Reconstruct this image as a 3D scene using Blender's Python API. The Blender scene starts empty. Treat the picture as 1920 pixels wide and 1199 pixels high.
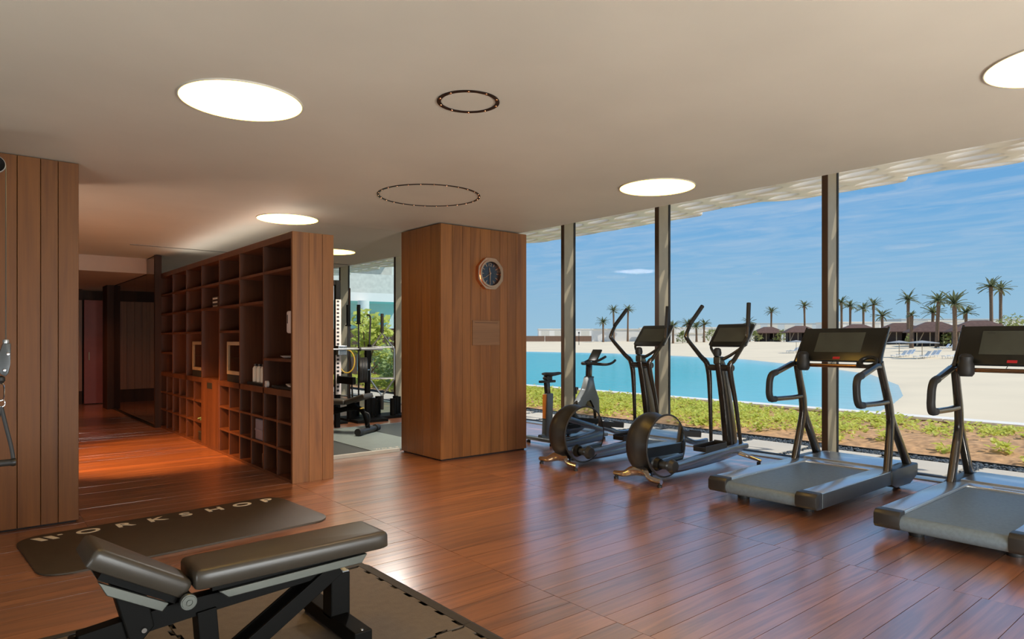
import bpy, bmesh, math, random
import numpy as np
from mathutils import Vector, Matrix, Euler
random.seed(7); np.random.seed(7)
S = bpy.context.scene
COL = S.collection
PI = math.pi
R = math.radians

# ---------------------------------------------------------------- camera, world, sun, lamps, exposure
cam_d = bpy.data.cameras.new('camera'); cam = bpy.data.objects.new('camera', cam_d); COL.objects.link(cam)
cam.location = (0, 0, 1.45); cam.rotation_euler = (R(90), 0, R(-39.88))
cam_d.sensor_width = 36; cam_d.lens = 1245 / 1920 * 36; cam_d.shift_y = 0.0201; cam_d.clip_end = 2000; cam_d.clip_start = .05
S.camera = cam

def lin(c):
    return tuple((v / 255 / 12.92 if v / 255 <= .04045 else ((v / 255 + .055) / 1.055) ** 2.4) for v in c) + (1.0,)

W = bpy.data.worlds.new('sky'); S.world = W; W.use_nodes = True
nt = W.node_tree; nt.nodes.clear()
def N(nt, t, **k):
    n = nt.nodes.new(t)
    for a, v in k.items(): setattr(n, a, v)
    return n
def L(nt, a, b): nt.links.new(a, b)
tc = N(nt, 'ShaderNodeTexCoord'); sx = N(nt, 'ShaderNodeSeparateXYZ'); L(nt, tc.outputs['Generated'], sx.inputs[0])
rp = N(nt, 'ShaderNodeValToRGB'); L(nt, sx.outputs['Z'], rp.inputs[0])
e = rp.color_ramp.elements
e[0].position = 0.0; e[0].color = lin((160, 197, 219)); e[1].position = 1.0; e[1].color = lin((70, 128, 200))
for p, c in ((.06, (146, 190, 220)), (.16, (118, 175, 222)), (.3, (98, 160, 218))):
    q = e.new(p); q.color = lin(c)
dv = N(nt, 'ShaderNodeVectorMath', operation='DIVIDE')
mz = N(nt, 'ShaderNodeMath', operation='MAXIMUM'); mz.inputs[1].default_value = .03; L(nt, sx.outputs['Z'], mz.inputs[0])
cz = N(nt, 'ShaderNodeCombineXYZ')
for i in range(3): L(nt, mz.outputs[0], cz.inputs[i])
L(nt, tc.outputs['Generated'], dv.inputs[0]); L(nt, cz.outputs[0], dv.inputs[1])
mp = N(nt, 'ShaderNodeMapping'); mp.inputs['Rotation'].default_value = (0, 0, R(25)); mp.inputs['Scale'].default_value = (1.5, .75, 0)
L(nt, dv.outputs[0], mp.inputs[0])
nz = N(nt, 'ShaderNodeTexNoise'); nz.inputs['Scale'].default_value = 1.6; nz.inputs['Detail'].default_value = 9; nz.inputs['Roughness'].default_value = .62; nz.inputs['Distortion'].default_value = .6
L(nt, mp.outputs[0], nz.inputs['Vector'])
cr = N(nt, 'ShaderNodeValToRGB'); L(nt, nz.outputs[0], cr.inputs[0])
cr.color_ramp.elements[0].position = .40; cr.color_ramp.elements[1].position = .72
fz = N(nt, 'ShaderNodeMapRange'); fz.inputs['From Min'].default_value = .03; fz.inputs['From Max'].default_value = .2; fz.inputs['To Max'].default_value = .55; L(nt, sx.outputs['Z'], fz.inputs['Value'])
mm = N(nt, 'ShaderNodeMath', operation='MULTIPLY'); L(nt, cr.outputs[0], mm.inputs[0]); L(nt, fz.outputs[0], mm.inputs[1])
mx = N(nt, 'ShaderNodeMix', data_type='RGBA'); L(nt, mm.outputs[0], mx.inputs[0]); L(nt, rp.outputs[0], mx.inputs[6]); mx.inputs[7].default_value = lin((205, 215, 228))
bg = N(nt, 'ShaderNodeBackground'); bg.inputs['Strength'].default_value = 1.0; L(nt, mx.outputs[2], bg.inputs[0])
wo = N(nt, 'ShaderNodeOutputWorld'); L(nt, bg.outputs[0], wo.inputs[0])

def lamp(name, kind, loc, power, color=(1, 1, 1), aim=None, size=.1, size_y=None, spot=None, blend=.5):
    d = bpy.data.lights.new(name, kind); d.energy = power; d.color = color
    if kind == 'AREA':
        d.shape = 'RECTANGLE'; d.size = size; d.size_y = size_y or size
    elif kind == 'SUN': d.angle = R(.6)
    else: d.shadow_soft_size = size
    if kind == 'SPOT': d.spot_size = R(spot); d.spot_blend = blend
    o = bpy.data.objects.new(name, d); COL.objects.link(o); o.location = loc
    if aim is not None: o.rotation_euler = (Vector(aim) - Vector(loc)).to_track_quat('-Z', 'Y').to_euler()
    return o
# sun from the right, running along the facade, high
lamp('sun', 'SUN', (20, -20, 40), 3.6, (1, .95, .86), aim=(20 - 8.5, -20 + 18, 40 - 26))
# added fill lamps, unseen behind and left of the camera, brightening the ceiling
lamp('fill_lamp', 'AREA', (.9, -1.8, .5), 75, (.90, .97, 1), aim=(1.7, .8, 2.8), size=2.6, size_y=2.2)
lamp('fill_lamp', 'AREA', (2.9, -3.6, .5), 460, (.93, .99, 1), aim=(3.0, 5.6, 2.6), size=2.4, size_y=2.0)
lamp('fill_lamp', 'AREA', (-2.0, 1.8, .25), 110, (.90, .97, 1), aim=(-1.2, 2.7, 2.8), size=1.9, size_y=2.2)
lamp('shelf_top_fill', 'AREA', (2.8, 9.2, 2.57), 8, (1, .95, .88), aim=(2.8, 9.2, 2.8), size=.3, size_y=4.6)  # added strip above the shelving, no real cove light, lifts the ceiling
# added fill lamps for rear room and corridor, unseen behind the two pillars
lamp('rear_room_fill', 'AREA', (5.25, 8.7, 2.84), 130, (1, .95, .88), aim=(5.25, 8.7, 0), size=.7)
lamp('corridor_fill', 'AREA', (-.1, 7.8, .7), 32, (1, .74, .6), aim=(1.2, 8.6, 2.8), size=.6)
# warm downlights in the corridor, hidden from the camera behind the left pillar
lamp('corridor_spot', 'SPOT', (.55, 8.3, 2.75), 1300, (1, .45, .14), aim=(1.85, 9.3, 0), size=.06, spot=58, blend=.7)
lamp('corridor_spot', 'SPOT', (.4, 11.2, 2.75), 160, (1, .42, .15), aim=(1.9, 11.2, .2), size=.06, spot=80, blend=.8)
lamp('corridor_spot', 'SPOT', (1.2, 15.0, 2.4), 75, (1, .40, .14), aim=(2.0, 16.2, 0), size=.06, spot=95, blend=.8)
lamp('corridor_spot', 'SPOT', (.95, 13.0, 2.5), 60, (1, .45, .16), aim=(.2, 13.2, .6), size=.05, spot=100, blend=.8)
S.view_settings.view_transform = 'Standard'; S.view_settings.look = 'None'; S.view_settings.gamma = 1.0; S.view_settings.use_curve_mapping = False
S.view_settings.exposure = 0.0

# ---------------------------------------------------------------- helpers
def props(o, label=None, cat=None, group=None, kind=None):
    for k, v in (('label', label), ('category', cat), ('group', group), ('kind', kind)):
        if v: o[k] = v
    return o
def link(name, me, mat=None, parent=None, loc=None):
    o = bpy.data.objects.new(name, me); COL.objects.link(o)
    if mat is not None and me is not None and not me.materials:
        for m in (mat if isinstance(mat, (list, tuple)) else [mat]): me.materials.append(m)
    if parent is not None: o.parent = parent
    if loc is not None: o.location = loc
    return o
def mesh_of(name, bm, smooth=35):
    bmesh.ops.recalc_face_normals(bm, faces=bm.faces)
    me = bpy.data.meshes.new(name); bm.to_mesh(me); bm.free()
    if smooth:
        me.polygons.foreach_set('use_smooth', [True] * len(me.polygons)); me.set_sharp_from_angle(angle=R(smooth))
    return me
def obj(name, bm, mat, parent=None, smooth=35, loc=None):
    return link(name, mesh_of(name, bm, smooth), mat, parent, loc)
def pyd(name, v, f, mat, parent=None, smooth=0):
    me = bpy.data.meshes.new(name); me.from_pydata([tuple(a) for a in v], [], f)
    if smooth: me.polygons.foreach_set('use_smooth', [True] * len(me.polygons)); me.set_sharp_from_angle(angle=R(smooth))
    return link(name, me, mat, parent)
def empty(name, loc, label=None, cat=None, group=None, kind=None, rz=0, parent=None):
    o = bpy.data.objects.new(name, None); COL.objects.link(o); o.location = loc; o.rotation_euler = (0, 0, rz); o.empty_display_size = .1
    if parent: o.parent = parent
    return props(o, label, cat, group, kind)
def tree(o):
    out = [o]
    for c in o.children: out += tree(c)
    return out
def dup(o, loc=None, rz=None, label=None, parent=None):
    c = o.copy(); COL.objects.link(c)
    if parent is not None: c.parent = parent
    if loc is not None: c.location = loc
    if rz is not None: c.rotation_euler = (0, 0, rz)
    if label: c['label'] = label
    for ch in list(o.children): dup(ch, parent=c)
    return c
B = bmesh.new
def box(bm, c, s, rot=None, bev=0, seg=2):
    r = bmesh.ops.create_cube(bm, size=1.0)
    M = Matrix.Translation(c) @ (rot.to_4x4() if rot is not None else Matrix()) @ Matrix.Diagonal((s[0], s[1], s[2], 1))
    bmesh.ops.transform(bm, matrix=M, verts=r['verts'])
    if bev:
        ed = list({e for v in r['verts'] for e in v.link_edges})
        bmesh.ops.bevel(bm, geom=ed, offset=bev, segments=seg, profile=.5, affect='EDGES')
    return bm
def bx(bm, x0, x1, y0, y1, z0, z1, bev=0, seg=2):
    return box(bm, ((x0 + x1) / 2, (y0 + y1) / 2, (z0 + z1) / 2), (abs(x1 - x0), abs(y1 - y0), abs(z1 - z0)), None, bev, seg)
def rotm(axis, a): return Matrix.Rotation(a, 3, axis)
def bar(bm, p0, p1, w, h, bev=0, up=(0, 0, 1)):
    """box beam from p0 to p1, w across, h along up"""
    p0, p1 = Vector(p0), Vector(p1); d = (p1 - p0); l = d.length; x = d.normalized(); u = Vector(up)
    y = u.cross(x)
    if y.length < 1e-4: y = Vector((0, 1, 0))
    y.normalize(); z = x.cross(y)
    M = Matrix((x, y, z)).transposed()
    return box(bm, (p0 + p1) / 2, (l, w, h), M, bev)
def sweep(bm, pts, ra, rb=None, binormal=None, seg=10, closed=False, caps=True, power=2.0, smoothn=0):
    """sweep an ellipse / rounded-rect section along a path. ra in the bending plane, rb along binormal; scalars or lists"""
    P = [Vector(p) for p in pts]
    if smoothn:
        P2 = []; n = len(P); ras = ra if isinstance(ra, (list, tuple)) else None; ra2 = []
        rbs = rb if isinstance(rb, (list, tuple)) else None; rb2 = []
        idx = range(n if closed else n - 1)
        for i in idx:
            p0 = P[(i - 1) % n] if (closed or i > 0) else P[i]; p1 = P[i]; p2 = P[(i + 1) % n]; p3 = P[(i + 2) % n] if (closed or i < n - 2) else P[i + 1]
            for k in range(smoothn):
                t = k / smoothn
                P2.append(.5 * ((2 * p1) + (p2 - p0) * t + (2 * p0 - 5 * p1 + 4 * p2 - p3) * t * t + (3 * p1 - p0 - 3 * p2 + p3) * t ** 3))
                if ras: ra2.append(ras[i] * (1 - t) + ras[(i + 1) % n] * t)
                if rbs: rb2.append(rbs[i] * (1 - t) + rbs[(i + 1) % n] * t)
        if not closed:
            P2.append(P[-1])
            if ras: ra2.append(ras[-1])
            if rbs: rb2.append(rbs[-1])
        P = P2
        if ras: ra = ra2
        if rbs: rb = rb2
    n = len(P)
    RA = ra if isinstance(ra, (list, tuple)) else [ra] * n
    RB = rb if isinstance(rb, (list, tuple)) else ([rb] * n if rb is not None else RA)
    T = []
    for i in range(n):
        a = P[i - 1] if (closed or i > 0) else P[i]; b = P[(i + 1) % n] if (closed or i < n - 1) else P[i]
        T.append((b - a).normalized())
    bn = Vector(binormal).normalized() if binormal is not None else None
    u = None; rings = []
    for i in range(n):
        t = T[i]
        if bn is not None:
            u = bn.cross(t)
            if u.length < 1e-5: u = t.orthogonal()
            u.normalize(); v = t.cross(u)
        else:
            if u is None: u = t.orthogonal().normalized()
            else:
                u = (u - t * u.dot(t)); u.normalize()
            v = t.cross(u)
        k = 1.0
        if 0 < i < n - 1 or closed:
            a = P[i] - P[i - 1]; b = P[(i + 1) % n] - P[i]
            if a.length > 1e-6 and b.length > 1e-6:
                c = max(.5, math.cos(a.angle(b) / 2)); k = 1 / c
        ring = []
        for s in range(seg):
            an = 2 * PI * s / seg; ca, sa = math.cos(an), math.sin(an)
            if power != 2: ca, sa = math.copysign(abs(ca) ** (2 / power), ca), math.copysign(abs(sa) ** (2 / power), sa)
            ring.append(bm.verts.new(P[i] + u * ca * RA[i] * k + v * sa * RB[i]))
        rings.append(ring)
    m = n if closed else n - 1
    for i in range(m):
        a, b = rings[i], rings[(i + 1) % n]
        for s in range(seg): bm.faces.new((a[s], a[(s + 1) % seg], b[(s + 1) % seg], b[s]))
    if caps and not closed:
        bm.faces.new(rings[0][::-1]); bm.faces.new(rings[-1])
    return bm
def cyl(bm, p0, p1, r0, r1=None, seg=16):
    return sweep(bm, [p0, p1], [r0, r0 if r1 is None else r1], seg=seg)
def lathe(bm, prof, c=(0, 0, 0), axis='Z', seg=32, cap=False):
    """prof: (radius, height) pairs revolved about an axis through c"""
    rings = []
    c = Vector(c)
    for r, h in prof:
        ring = []
        if r < 1e-6:
            p = {'Z': (0, 0, h), 'Y': (0, h, 0), 'X': (h, 0, 0)}[axis]; ring = [bm.verts.new(c + Vector(p))]
        else:
            for s in range(seg):
                a = 2 * PI * s / seg; x, y = r * math.cos(a), r * math.sin(a)
                p = {'Z': (x, y, h), 'Y': (x, h, y), 'X': (h, x, y)}[axis]; ring.append(bm.verts.new(c + Vector(p)))
        rings.append(ring)
    for a, b in zip(rings, rings[1:]):
        if len(a) == 1 and len(b) == 1: continue
        for s in range(seg):
            q = (s + 1) % seg
            if len(a) == 1: bm.faces.new((a[0], b[q], b[s]))
            elif len(b) == 1: bm.faces.new((a[s], a[q], b[0]))
            else: bm.faces.new((a[s], a[q], b[q], b[s]))
    if cap:
        for r in (rings[0], rings[-1]):
            if len(r) > 2: bm.faces.new(r)
    return bm
def prism(bm, pts, axis, a, b, bev=0, seg=2):
    """polygon pts extruded along axis from a to b; axis 'Y' takes (x,z), 'X' takes (y,z), 'Z' takes (x,y)"""
    f = {'Y': lambda p, h: (p[0], h, p[1]), 'X': lambda p, h: (h, p[0], p[1]), 'Z': lambda p, h: (p[0], p[1], h)}[axis]
    va = [bm.verts.new(f(p, a)) for p in pts]; vb = [bm.verts.new(f(p, b)) for p in pts]
    n = len(pts); fs = [bm.faces.new(va), bm.faces.new(vb[::-1])]
    for i in range(n): fs.append(bm.faces.new((va[i], vb[i], vb[(i + 1) % n], va[(i + 1) % n])))
    if bev:
        ed = list({e for v in va + vb for e in v.link_edges})
        bmesh.ops.bevel(bm, geom=ed, offset=bev, segments=seg, profile=.5, affect='EDGES')
    return bm
def rrect(cx, cy, w, h, r, n=6):
    out = []
    for (sx_, sy_, a0) in ((1, 1, 0), (-1, 1, 90), (-1, -1, 180), (1, -1, 270)):
        for k in range(n + 1):
            a = R(a0 + 90 * k / n); out.append((cx + sx_ * (w / 2 - r) + r * math.cos(a), cy + sy_ * (h / 2 - r) + r * math.sin(a)))
    return out
def xform(bm, M):
    bmesh.ops.transform(bm, matrix=M, verts=bm.verts); return bm

# ---------------------------------------------------------------- materials
def base_mat(name):
    m = bpy.data.materials.new(name); m.use_nodes = True; nt = m.node_tree
    return m, nt, nt.nodes['Principled BSDF']
def objcoord(nt, rnd=True):
    tc = N(nt, 'ShaderNodeTexCoord')
    if not rnd: return tc.outputs['Object'], None
    oi = N(nt, 'ShaderNodeObjectInfo'); ml = N(nt, 'ShaderNodeMath', operation='MULTIPLY'); ml.inputs[1].default_value = 37.0
    L(nt, oi.outputs['Random'], ml.inputs[0])
    ad = N(nt, 'ShaderNodeVectorMath', operation='ADD'); L(nt, tc.outputs['Object'], ad.inputs[0]); L(nt, ml.outputs[0], ad.inputs[1])
    return ad.outputs[0], oi.outputs['Random']
def noise(nt, vec, scale, detail=4, rough=.5, dist=0, mapping=None):
    if mapping:
        mp = N(nt, 'ShaderNodeMapping'); mp.inputs['Scale'].default_value = mapping; L(nt, vec, mp.inputs[0]); vec = mp.outputs[0]
    n = N(nt, 'ShaderNodeTexNoise'); n.inputs['Scale'].default_value = scale; n.inputs['Detail'].default_value = detail; n.inputs['Roughness'].default_value = rough; n.inputs['Distortion'].default_value = dist
    L(nt, vec, n.inputs['Vector']); return n.outputs['Fac']
def ramp(nt, fac, stops):
    r = N(nt, 'ShaderNodeValToRGB'); L(nt, fac, r.inputs[0]); el = r.color_ramp.elements
    el[0].position, el[0].color = stops[0][0], stops[0][1]; el[1].position, el[1].color = stops[-1][0], stops[-1][1]
    for p, c in stops[1:-1]: q = el.new(p); q.color = c
    return r.outputs[0]
def bump(nt, bs, h, strength=.3, dist=.01):
    b = N(nt, 'ShaderNodeBump'); b.inputs['Strength'].default_value = strength; b.inputs['Distance'].default_value = dist
    L(nt, h, b.inputs['Height']); L(nt, b.outputs[0], bs.inputs['Normal'])
def mat(name, c, rough=.5, metal=0.0, var=.12, scale=6.0, bmp=0.0, bscale=60.0, spec=.5, coat=0.0, mapping=None):
    m, nt, bs = base_mat(name); v, rnd = objcoord(nt)
    f = noise(nt, v, scale, 5, mapping=mapping); l = lin(c)
    lo = tuple(max(0, x * (1 - var)) for x in l[:3]) + (1,); hi = tuple(min(1, x * (1 + var)) for x in l[:3]) + (1,)
    L(nt, ramp(nt, f, [(.3, lo), (.7, hi)]), bs.inputs['Base Color'])
    bs.inputs['Roughness'].default_value = rough; bs.inputs['Metallic'].default_value = metal; bs.inputs['Specular IOR Level'].default_value = spec
    bs.inputs['Coat Weight'].default_value = coat; bs.inputs['Coat Roughness'].default_value = .12
    if bmp: bump(nt, bs, noise(nt, v, bscale, 4), bmp, .004)
    return m
def wood(name, dark, light, axis, rough=.42, coat=0.0, ring=7.0, vary=.25, bstr=.12, spec=.5, fig=.55, coat_ior=1.5, coat_rough=.2, ior=1.5):
    m, nt, bs = base_mat(name); v, rnd = objcoord(nt)
    s = {'X': (.22, 3.0, 3.0), 'Y': (3.0, .22, 3.0), 'Z': (3.0, 3.0, .22)}[axis]
    s2 = {'X': (2.0, 60, 60), 'Y': (60, 2.0, 60), 'Z': (60, 60, 2.0)}[axis]
    broad = noise(nt, v, 1.6, 4, .55, .8, mapping=s)
    wv = N(nt, 'ShaderNodeMath', operation='MULTIPLY'); wv.inputs[1].default_value = ring * 6.28; L(nt, broad, wv.inputs[0])
    sn = N(nt, 'ShaderNodeMath', operation='SINE'); L(nt, wv.outputs[0], sn.inputs[0])
    mr = N(nt, 'ShaderNodeMapRange'); mr.inputs['From Min'].default_value = -1; L(nt, sn.outputs[0], mr.inputs['Value'])
    fine = noise(nt, v, 1.0, 3, .6, 0, mapping=s2)
    mx1 = N(nt, 'ShaderNodeMix', data_type='FLOAT'); mx1.inputs[0].default_value = fig; L(nt, mr.outputs[0], mx1.inputs[2]); L(nt, broad, mx1.inputs[3])
    mx2 = N(nt, 'ShaderNodeMix', data_type='FLOAT'); mx2.inputs[0].default_value = .4; L(nt, mx1.outputs[0], mx2.inputs[2]); L(nt, fine, mx2.inputs[3])
    col = ramp(nt, mx2.outputs[0], [(.22, lin(dark)), (.78, lin(light))])
    hv = N(nt, 'ShaderNodeHueSaturation'); L(nt, col, hv.inputs['Color'])
    mv = N(nt, 'ShaderNodeMapRange'); mv.inputs['To Min'].default_value = 1 - vary; mv.inputs['To Max'].default_value = 1 + vary; L(nt, rnd, mv.inputs['Value']); L(nt, mv.outputs[0], hv.inputs['Value'])
    L(nt, hv.outputs[0], bs.inputs['Base Color'])
    bs.inputs['Roughness'].default_value = rough; bs.inputs['Specular IOR Level'].default_value = spec
    bs.inputs['Coat Weight'].default_value = coat; bs.inputs['Coat Roughness'].default_value = coat_rough; bs.inputs['Coat IOR'].default_value = coat_ior; bs.inputs['IOR'].default_value = ior
    bump(nt, bs, mx2.outputs[0], bstr, .002)
    return m
def emis(name, c, strength):
    m, nt, bs = base_mat(name); bs.inputs['Base Color'].default_value = (.8, .8, .8, 1)
    bs.inputs['Emission Color'].default_value = c; bs.inputs['Emission Strength'].default_value = strength; return m
def glass_mat(name, tint=(1, 1, 1, 1), ior=1.45, rough=0.0):
    m = bpy.data.materials.new(name); m.use_nodes = True; nt = m.node_tree; nt.nodes.clear()
    fr = N(nt, 'ShaderNodeFresnel'); fr.inputs[0].default_value = ior
    t = N(nt, 'ShaderNodeBsdfTransparent'); t.inputs[0].default_value = tint
    g = N(nt, 'ShaderNodeBsdfGlossy'); g.inputs['Roughness'].default_value = rough
    ge = N(nt, 'ShaderNodeNewGeometry'); iv_ = N(nt, 'ShaderNodeMath', operation='SUBTRACT'); iv_.inputs[0].default_value = 1; L(nt, ge.outputs['Backfacing'], iv_.inputs[1])
    fm = N(nt, 'ShaderNodeMath', operation='MULTIPLY'); L(nt, fr.outputs[0], fm.inputs[0]); L(nt, iv_.outputs[0], fm.inputs[1])
    mx = N(nt, 'ShaderNodeMixShader'); L(nt, fm.outputs[0], mx.inputs[0]); L(nt, t.outputs[0], mx.inputs[1]); L(nt, g.outputs[0], mx.inputs[2])
    o = N(nt, 'ShaderNodeOutputMaterial'); L(nt, mx.outputs[0], o.inputs[0]); return m

M = {}
M['floor'] = wood('stained_oak_floor', (112, 62, 36), (190, 120, 72), 'X', rough=.34, coat=1.0, ring=5, vary=.20, bstr=.28, fig=.6, coat_ior=4.0, coat_rough=.22, ior=2.2)
M['subfloor'] = mat('subfloor_dark', (28, 14, 10), .7)
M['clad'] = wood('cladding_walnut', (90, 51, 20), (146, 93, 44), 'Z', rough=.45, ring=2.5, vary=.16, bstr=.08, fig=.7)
M['clad_shaded'] = wood('cladding_walnut_shaded', (80, 42, 12), (126, 78, 30), 'Z', rough=.5, ring=2.5, vary=.14, bstr=.08, fig=.7, spec=.3)  # same walnut, with the left pillar's dimness put into darker colours
M['shelfwood'] = wood('shelf_walnut', (66, 36, 21), (102, 60, 36), 'Z', rough=.42, ring=2.0, vary=.05, bstr=.05, fig=.75)
M['hatch'] = wood('hatch_veneer', (108, 74, 46), (136, 96, 62), 'X', rough=.5, ring=2.0, vary=.05, fig=.8)
M['reddoor'] = mat('red_lacquer', (120, 46, 32), .5, var=.08)
M['darkwood'] = wood('dark_wood', (40, 22, 12), (68, 40, 22), 'Z', rough=.6, ring=2.0, vary=.1, fig=.7, spec=.25)
M['plaster'] = mat('polished_plaster', (194, 185, 168), .62, var=.05, scale=1.1, bmp=.05, bscale=8)
M['bulk'] = mat('bulkhead_plaster', (186, 160, 140), .7, var=.04, scale=2)
M['mullion_shade'] = mat('brown_mullion_shade', (70, 48, 30), .45, .1, var=.05)
M['bronze'] = mat('bronze_anodised', (158, 146, 122), .42, .2, var=.05)
M['gasket'] = mat('black_gasket', (22, 21, 20), .6)
M['alu'] = mat('brushed_aluminium', (178, 180, 178), .32, .7, var=.05)
M['white_metal'] = mat('white_powder_coat', (205, 198, 184), .45, var=.03)
M['glass'] = glass_mat('window_glass', (.985, .99, .99, 1), 1.13)
M['mirror'] = mat('dark_mirror', (120, 104, 92), .03, 1.0, var=.01)
M['chrome'] = mat('chrome', (205, 205, 205), .08, 1.0, var=.01)
M['mirror_disc'] = mat('mirror_disc', (200, 202, 202), .03, 1.0, var=.0)
M['rail'] = mat('satin_aluminium', (214, 219, 222), .26, .85, var=.03)
M['bike'] = mat('bike_grey', (104, 110, 112), .4, .6, var=.05)
M['anthracite'] = mat('anthracite_metal', (160, 166, 170), .27, .9, var=.05, spec=.6)
M['anthr_dark'] = mat('anthracite_dark', (52, 50, 48), .38, .2, var=.05, spec=.5)
M['anthr_dark2'] = mat('anthracite_mid', (84, 88, 90), .4, .5, var=.05)
M['frame_gloss'] = mat('polished_graphite', (86, 82, 78), .17, .85, var=.04)
M['rubber'] = mat('black_rubber', (34, 33, 32), .55, var=.1, bmp=.1, bscale=120)
M['plastic'] = mat('black_plastic', (30, 29, 27), .42, var=.05)
M['belt'] = mat('treadmill_belt', (106, 120, 130), .42, var=.12, scale=40, bmp=.15, bscale=240)
M['screen'] = mat('dark_screen', (70, 72, 64), .12, var=.12, scale=5, spec=.6)
M['screen_blk'] = mat('console_black', (30, 29, 24), .3, var=.05)
M['bronze_bar'] = mat('rose_bronze', (150, 118, 92), .18, 1.0, var=.03)
M['rose'] = mat('rose_gold', (222, 160, 118), .2, 1.0, var=.03)
M['clockface'] = mat('clock_face', (32, 32, 34), .25, var=.05, coat=.6)
M['cream'] = mat('cream_print', (230, 218, 198), .6, var=.03)
M['white'] = mat('white_plastic', (208, 196, 190), .45, var=.03)
M['red'] = mat('red_label', (176, 34, 40), .5, var=.03)
M['leather'] = mat('black_upholstery', (58, 52, 44), .40, var=.06, scale=14, bmp=.06, bscale=300, spec=.5)
M['blackmetal'] = mat('black_powder_coat', (8, 7, 5), .55, .0, var=.05, spec=.12)
M['greymetal'] = mat('grey_metallic_trim', (92, 94, 88), .34, .75, var=.04)
M['exmat'] = mat('exercise_mat', (66, 56, 44), .52, var=.08, scale=10, bmp=.08, bscale=300)
M['tile'] = mat('rubber_tile', (98, 88, 77), .62, var=.10, scale=22, bmp=.35, bscale=140)
M['tile_edge'] = mat('rubber_tile_edge', (52, 47, 41), .6, var=.08, scale=22, bmp=.2, bscale=160)
M['gymtile'] = mat('gym_rubber', (62, 66, 64), .5, var=.08, scale=10)
M['gymmat'] = mat('gym_light_mat', (120, 128, 122), .42, var=.06, scale=10)
M['yellow'] = mat('yellow_band', (196, 158, 52), .5, var=.05)
M['paper'] = mat('paper_box', (150, 130, 104), .6)
M['blue'] = mat('blue_grey_plastic', (112, 112, 128), .5)
M['green'] = mat('green_plastic', (88, 120, 84), .5)
M['wine'] = mat('brown_cover', (70, 50, 38), .5)
M['slab'] = mat('paving_slab', (200, 193, 180), .75, var=.05, scale=3, bmp=.1, bscale=60)
M['pebble'] = mat('dark_pebble', (62, 70, 76), .45, var=.35, scale=9)
M['steel'] = mat('edging_steel', (64, 66, 66), .5, .5)
M['soil'] = mat('sandy_soil', (186, 146, 104), .9, var=.38, scale=9, bmp=.8, bscale=26)
M['kerb'] = mat('white_kerb', (236, 230, 218), .7, var=.03)
M['kerb_side'] = mat('stone_kerb', (168, 140, 108), .8, var=.08)
M['sand'] = mat('pale_sand', (232, 213, 180), .9, var=.05, scale=.25, bmp=.2, bscale=3)
M['canopy'] = mat('cast_white_canopy', (246, 240, 228), .6, var=.03)
M['thatch'] = mat('brown_thatch', (104, 78, 68), .9, var=.15, scale=3)
M['hutwall'] = mat('brown_screen', (78, 66, 62), .85, var=.15, scale=4)
M['timber'] = mat('pale_timber', (176, 158, 134), .8)
M['bwhite'] = mat('white_render', (238, 234, 226), .8, var=.02)
M['bgrey'] = mat('grey_roof', (196, 204, 206), .7, var=.03)
M['fence'] = mat('brown_fence', (128, 100, 82), .85, var=.15, scale=3, mapping=(8, 8, .4))
M['trunk'] = mat('palm_trunk', (126, 100, 78), .9, var=.25, scale=6)
M['bldg'] = mat('pale_building', (228, 230, 222), .7, var=.03)
M['bldgglass'] = mat('building_glass', (216, 212, 200), .6, var=.1)
M['umbrella'] = mat('grey_parasol', (158, 158, 156), .8)
M['lounger'] = mat('white_lounger', (232, 232, 230), .7)

def leaf_mat(name, c1, c2):
    m, nt, bs = base_mat(name); tc = N(nt, 'ShaderNodeTexCoord')
    f = noise(nt, tc.outputs['Object'], 5.0, 6, .7)
    L(nt, ramp(nt, f, [(.3, lin(c1)), (.7, lin(c2))]), bs.inputs['Base Color']); bs.inputs['Roughness'].default_value = .5
    bs.inputs['Subsurface Weight'].default_value = 0.0
    tr = N(nt, 'ShaderNodeBsdfTranslucent'); tr.inputs[0].default_value = lin(c2)
    mx = N(nt, 'ShaderNodeMixShader'); mx.inputs[0].default_value = .42
    out = nt.nodes['Material Output']; L(nt, bs.outputs[0], mx.inputs[1]); L(nt, tr.outputs[0], mx.inputs[2]); L(nt, mx.outputs[0], out.inputs[0])
    return m
M['leaf'] = leaf_mat('groundcover_leaf', (142, 176, 54), (232, 232, 118))
M['leaf2'] = leaf_mat('shrub_leaf', (150, 178, 66), (230, 228, 124))
M['bush'] = leaf_mat('pale_bush_leaf', (120, 150, 88), (186, 204, 140))
M['palmleaf'] = leaf_mat('palm_frond', (80, 88, 62), (120, 126, 88))
M['fargreen'] = leaf_mat('far_green', (100, 116, 58), (168, 172, 100))

def water_mat():
    m, nt, bs = base_mat('lagoon_water'); at = N(nt, 'ShaderNodeAttribute', attribute_name='depth')
    L(nt, ramp(nt, at.outputs['Fac'], [(0.0, lin((196, 208, 198))), (.10, lin((160, 206, 208))), (.35, lin((110, 196, 202))), (1.0, lin((30, 174, 176)))]), bs.inputs['Base Color'])
    bs.inputs['Roughness'].default_value = .2; bs.inputs['Specular IOR Level'].default_value = .2
    tc = N(nt, 'ShaderNodeTexCoord')
    f = noise(nt, tc.outputs['Object'], 1.6, 5, .6, .4, mapping=(1, .5, 1)); bump(nt, bs, f, .35, .12)
    return m
M['water'] = water_mat()

# ---------------------------------------------------------------- the setting
CH = 2.862     # ceiling height
GX = 7.92      # glass plane
def struct(name, bm, m, parent=None, label=None, smooth=0):
    return props(obj(name, bm, m, parent, smooth), label, None, None, 'structure' if parent is None else None)

floor = struct('floor', bx(B(), -3.2, 7.66, -4.2, 18.2, -.2, -.012), M['subfloor'], label='reddish brown oak plank floor of the gym')
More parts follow.
